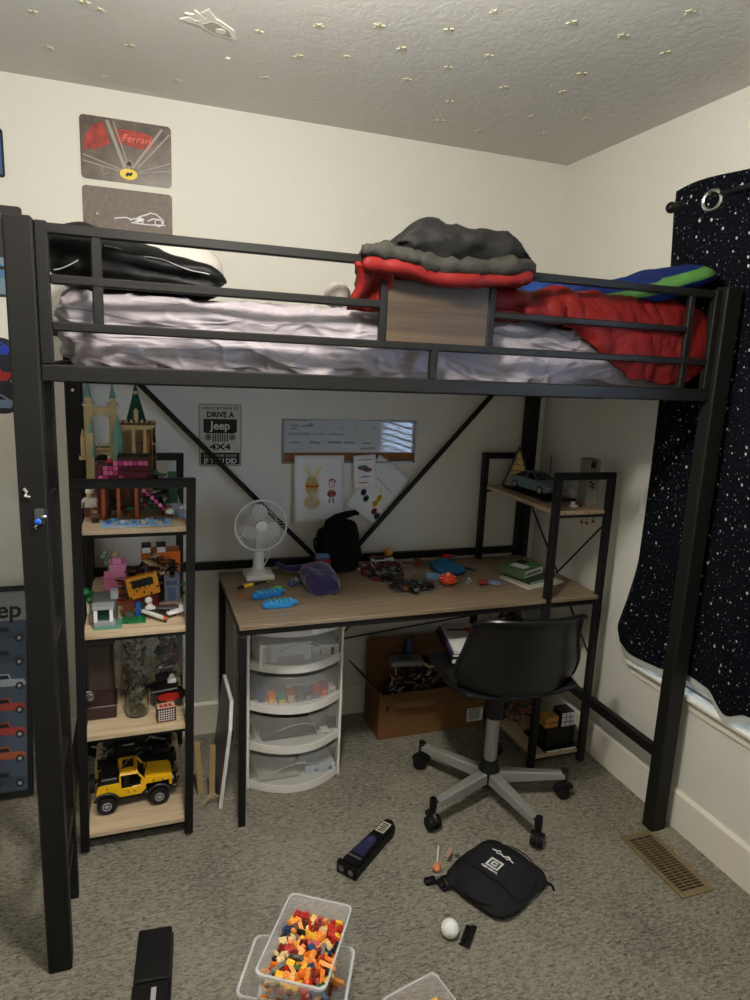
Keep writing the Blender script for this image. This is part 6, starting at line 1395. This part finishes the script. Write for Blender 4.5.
MB().cyl((-.905,-1.0,.016),(-.872,-.935,.020),.0022,n=8).build('white_stick', WHT, kc, True); MB().box(-.045,.0,-.006,.006,0,.004,0,.001).tr(Matrix.Translation((-.84,-.965,.030)) @ Matrix.Rotation(radians(48),4,'Z') @ Matrix.Rotation(radians(0),4,'Y')).build('pink_tag', cm('tag_pink', (176,130,120), .5), kc)

# golf ball
gb_ = thing('golf_ball', (-.982,-1.250,0), 'white dimpled golf ball on the carpet', 'ball')
mb = MB(); mb.sph((0,0,0), .0215, 96)
dim = []
for k in range(160): z = 1-2*(k+.5)/160; a = k*2.39996; r = sqrt(1-z*z); dim.append(Vector((r*cos(a), r*sin(a), z)))
for q in range(len(mb.v)):
    n_ = mb.v[q].normalized(); m_ = max(n_.dot(d) for d in dim); ang = math.acos(min(1, m_))
    if ang < .11: mb.v[q] = mb.v[q]*(1-.03*(1-(ang/.11)**2))
    mb.v[q] = mb.v[q]*1.18+Vector((-.982,-1.250,.0258))
mb.build('ball', cm('ball_white', (236,236,232), .35), gb_, True, sharp=False)
# comb / clipper guard
cmb = thing('hair_comb', (-.927,-1.275,0), 'short black clipper comb on the carpet right of the golf ball', 'comb', rz=radians(47))
mb = MB().box(-.040,.040,-.007,.008,.002,.012,0,.003)
mb.build('spine', M_black, cmb, local=True); mb = MB()
for k in range(11): mb.box(-.037+k*.007,-.034+k*.007,.008,.024,.003,.006)
mb.build('teeth', M_black, cmb, local=True)
# handheld device
dv = thing('hand_vacuum', (-1.09,-.875,0), 'dark blue and black handheld cordless device with two round holes lying on the carpet', 'device', rz=radians(37.5))
mb = MB(); P = [(-.125,-.031),(-.115,-.035),(-.095,-.033),(-.03,-.030),(.06,-.026),(.10,-.027),(.125,-.020),(.133,0),(.125,.020),(.10,.027),(.06,.026),(-.03,.030),(-.095,.033),(-.115,.035),(-.125,.031)]
mb.prism(P, .002, .030, 'xy'); mb.prism([(x*.96, y*.78) for x, y in P], .030, .044, 'xy'); mb.build('body', M_black, dv, local=True)
MB().prism([(-.075,-.022),(.005,-.018),(.022,-.008),(.022,.008),(.005,.018),(-.075,.022)], .044, .0475, 'xy').build('blue_grip', cm('grip_blue', (44,45,74), .35), dv, local=True)
MB().box(-.01,.012,-.006,.006,.0475,.0495,0,.001).build('button', cm('btn_violet', (70,66,120), .3), dv, local=True)
MB().box(-.093,-.086,-.026,.026,.044,.0465,0,.001).build('trim_band', cm('band_grey', (120,118,120), .3, metal=.6), dv, local=True)
mb = MB(); mb.box(-.136,-.118,-.038,.038,.002,.045,0,.006); mb.build('nose', M_blackg, dv, local=True)
mb = MB()
for sy in (-1, 1): mb.cyl((-.1368,sy*.018,.024),(-.1345,sy*.018,.024),.0095,n=20)
mb.build('lens', cm('lens_grey', (110,112,112), .25), dv, local=True)
mb = MB(); mb.box(.052,.105,-.016,.016,.044,.0455); mb.build('label', cm('label_pale', (196,192,170), .5), dv, local=True)
mb = MB()
for k in range(5): mb.box(.057+k*.009,.062+k*.009,-.012,.012-.004*(k%2),.0455,.0459)
mb.build('label_print', M_ink, dv, local=True)
# black box bottom left
bk_ = thing('black_case', (-1.770,-1.16,0), 'glossy black flat case with a silver mark at the bottom left of the carpet', 'case', rz=radians(-5))
MB().box(-.044,.042,-.035,.125,0,.048,0,.004).build('lid', mat('case_gloss', (26,26,27), .3, bump=1, bscale=300, bstr=.3, bdist=.0005), bk_, local=True)
MB().box(-.046,.044,-.19,-.037,0,.044,0,.004).build('base', M_black, bk_, local=True)
MB().box(.038,.0465,-.18,.12,.004,.030,0,.002).build('side_strip', cm('strip_dark', (40,40,42), .3), bk_, local=True)
MB().box(.0,.012,-.12,-.055,.044,.0448,0,.001).build('silver_mark', cm('mark_silver', (196,196,196), .35, metal=.3), bk_, local=True)

# clear bins with bricks
M_bin = mat('bin_clear', (225,226,226), .15, alpha=.26, spec=.7)
M_binr = mat('bin_rim', (228,228,226), .2, alpha=.5, spec=.7)
def clear_bin(label, c, rz, L, W_, Hb):
    t_ = thing('storage_bin', c, label, 'bin', rz=rz)
    def ring(f, z): 
        a, b = W_/2*f, L/2*f; r = .016; P = []
        for cx, cy, a0 in ((a-r,b-r,0),(-a+r,b-r,90),(-a+r,-b+r,180),(a-r,-b+r,270)):
            for i in range(5): an = radians(a0+90*i/4); P.append((cx+r*cos(an), cy+r*sin(an), z))
        return P
    mb = MB(); R0 = ring(.80, .0015); R1 = ring(.985, Hb-.003); R2 = ring(.965, Hb-.003); R3 = ring(.785, .0035); n = len(R0)
    mb.add(R0+R1+R2+R3, [(k*n+i, k*n+(i+1) % n, (k+1)*n+(i+1) % n, (k+1)*n+i) for k in range(3) for i in range(n)]+[tuple(range(n)), tuple(range(4*n-1, 3*n-1, -1))])
    mb.build('tub', M_bin, t_, True, local=True)
    mb = MB(); A = ring(.985, Hb-.006); B = ring(1.02, Hb-.006); C_ = ring(1.02, Hb); D = ring(.97, Hb)
    mb.add(A+B+C_+D, [(k*n+i, k*n+(i+1) % n, ((k+1) % 4)*n+(i+1) % n, ((k+1) % 4)*n+i) for k in range(4) for i in range(n)]); mb.build('rim', M_binr, t_, local=True)
    return t_
BINC = (-1.432,-1.385); BR = atan2(-.080,.128)
clear_bin('lowest clear plastic bin of the brick stack on the carpet', (-1.455,-1.392,0), radians(-12), .245, .17, .088)
clear_bin('clear plastic bin in the middle of the brick stack, turned crosswise', (-1.452,-1.392,.0885), radians(64), .245, .165, .085)
clear_bin('clear plastic bin full of coloured bricks on top of the stack', (BINC[0],BINC[1],.174), BR, .235, .160, .078)
# bricks: one mesh per (colour, size)
protos = {}
def brick_mesh(colname, cmat, nx, ny):
    key = (colname, nx, ny)
    if key in protos: return protos[key]
    p = .0094; mb = MB(); mb.box(-nx*p/2, nx*p/2, -ny*p/2, ny*p/2, 0, .0105, 0, .0004)
    for i in range(nx):
        for j in range(ny): cx, cy = (i+.5-nx/2)*p, (j+.5-ny/2)*p; mb.cyl((cx, cy, .0105), (cx, cy, .0125), .0029, n=8)
    o = mb.build('toy_brick', cmat); me = o.data; bpy.data.objects.remove(o); protos[key] = me; return me
COLS = [('orange', cm('bk_orange', (236,124,36)), 9), ('yellow', cm('bk_yellow', (250,198,60)), 7), ('light orange', cm('bk_lorange', (250,164,76)), 8), ('red', cm('bk_red', (190,44,28)), 8), ('dark red', cm('bk_dred', (120,30,24)), 4), ('tan', cm('bk_tan', (236,206,150)), 5), ('dark blue', cm('bk_blue', (36,66,104)), 3), ('brown', cm('bk_brown', (100,56,30)), 3), ('black', cm('bk_black', (30,30,30)), 2), ('grey', cm('bk_grey', (126,130,134)), 2), ('green', cm('bk_green', (52,100,52)), 1)]
bag_ = [c for c in COLS for _ in range(c[2])]
def brick(c, x, y, z, where, rg, flat=False):
    me = brick_mesh(c[0], c[1], *rg.choice(((2,1),(2,2),(2,1),(3,1),(2,2),(1,1),(4,1))))
    o = bpy.data.objects.new('toy_brick', me); C.objects.link(o); o.location = (x, y, z); o.rotation_euler = (rg.uniform(-.5,.5), rg.uniform(-.5,.5), rg.uniform(0, 6.28))
    tag(o, 'small '+c[0]+' toy brick lying '+where, 'toy brick', c[0]+' bricks '+where)
rg = random.Random(99)
Rb = Matrix.Translation((BINC[0], BINC[1], 0)) @ Matrix.Rotation(BR, 4, 'Z')
for lay in range(3):
    n1, n2 = 8, 12
    for i in range(n1):
        for j in range(n2):
            if lay == 0 and not (i in (0, n1-1) or j in (0, n2-1)): continue
            x = (i+.5+rg.uniform(-.3,.3))/n1-.5; y = (j+.5+rg.uniform(-.3,.3))/n2-.5
            s_ = (.83+.035*lay); q = Rb @ Vector((x*.150*s_, y*.225*s_, 0))
            if lay == 0 and rg.random() < .25: continue
            brick(rg.choice(bag_), q.x, q.y, .180+.0135*lay+rg.uniform(0,.006), 'in the topmost clear bin', rg)
R2 = Matrix.Translation((-1.452,-1.392,0)) @ Matrix.Rotation(radians(64), 4, 'Z')
for k in range(34):
    q = R2 @ Vector((rg.uniform(-.052,.052), rg.uniform(-.088,.088), 0)); brick(rg.choice(bag_), q.x, q.y, .098+rg.uniform(0,.03), 'in the middle clear bin', rg)
R3_ = Matrix.Translation((-1.455,-1.392,0)) @ Matrix.Rotation(radians(-12), 4, 'Z')
for k in range(26):
    q = R3_ @ Vector((rg.uniform(-.055,.055), rg.uniform(-.088,.088), 0)); brick(rg.choice(bag_[26:]), q.x, q.y, .008+rg.uniform(0,.03), 'in the lowest clear bin', rg)
clear_bin('separate clear plastic bin with yellow bricks at the bottom edge of the photo', (-1.168,-1.560,0), radians(12), .235, .155, .105)
for k in range(80):
    a = Vector((rg.uniform(-.05,.05), rg.uniform(-.085,.085), 0)); q = Matrix.Translation((-1.168,-1.560,0)) @ Matrix.Rotation(radians(12),4,'Z') @ a
    brick(COLS[rg.choice((1,1,1,2,0,1,5))], q.x, q.y, .010+rg.uniform(0,1)**.6*.078, 'in the separate bin at the bottom edge', rg)

# ------------------------------------------------------------- the left shelf leans a touch to the right, things on it follow
LEAN = .017
for o in [x for x in bpy.data.objects if x.parent is None and 'kind' not in x and x.type in ('EMPTY', 'MESH')]:
    if o.name.startswith('toy_castle'): o.location.x -= .014
    if -2.0 < o.location.x < -1.62 and -.64 < o.location.y < -.06 and .05 < o.location.z < 1.2: o.location.x += LEAN*o.location.z
for ch in su.children:
    for v in ch.data.vertices: v.co.x += LEAN*v.co.z
    ch.data.update()
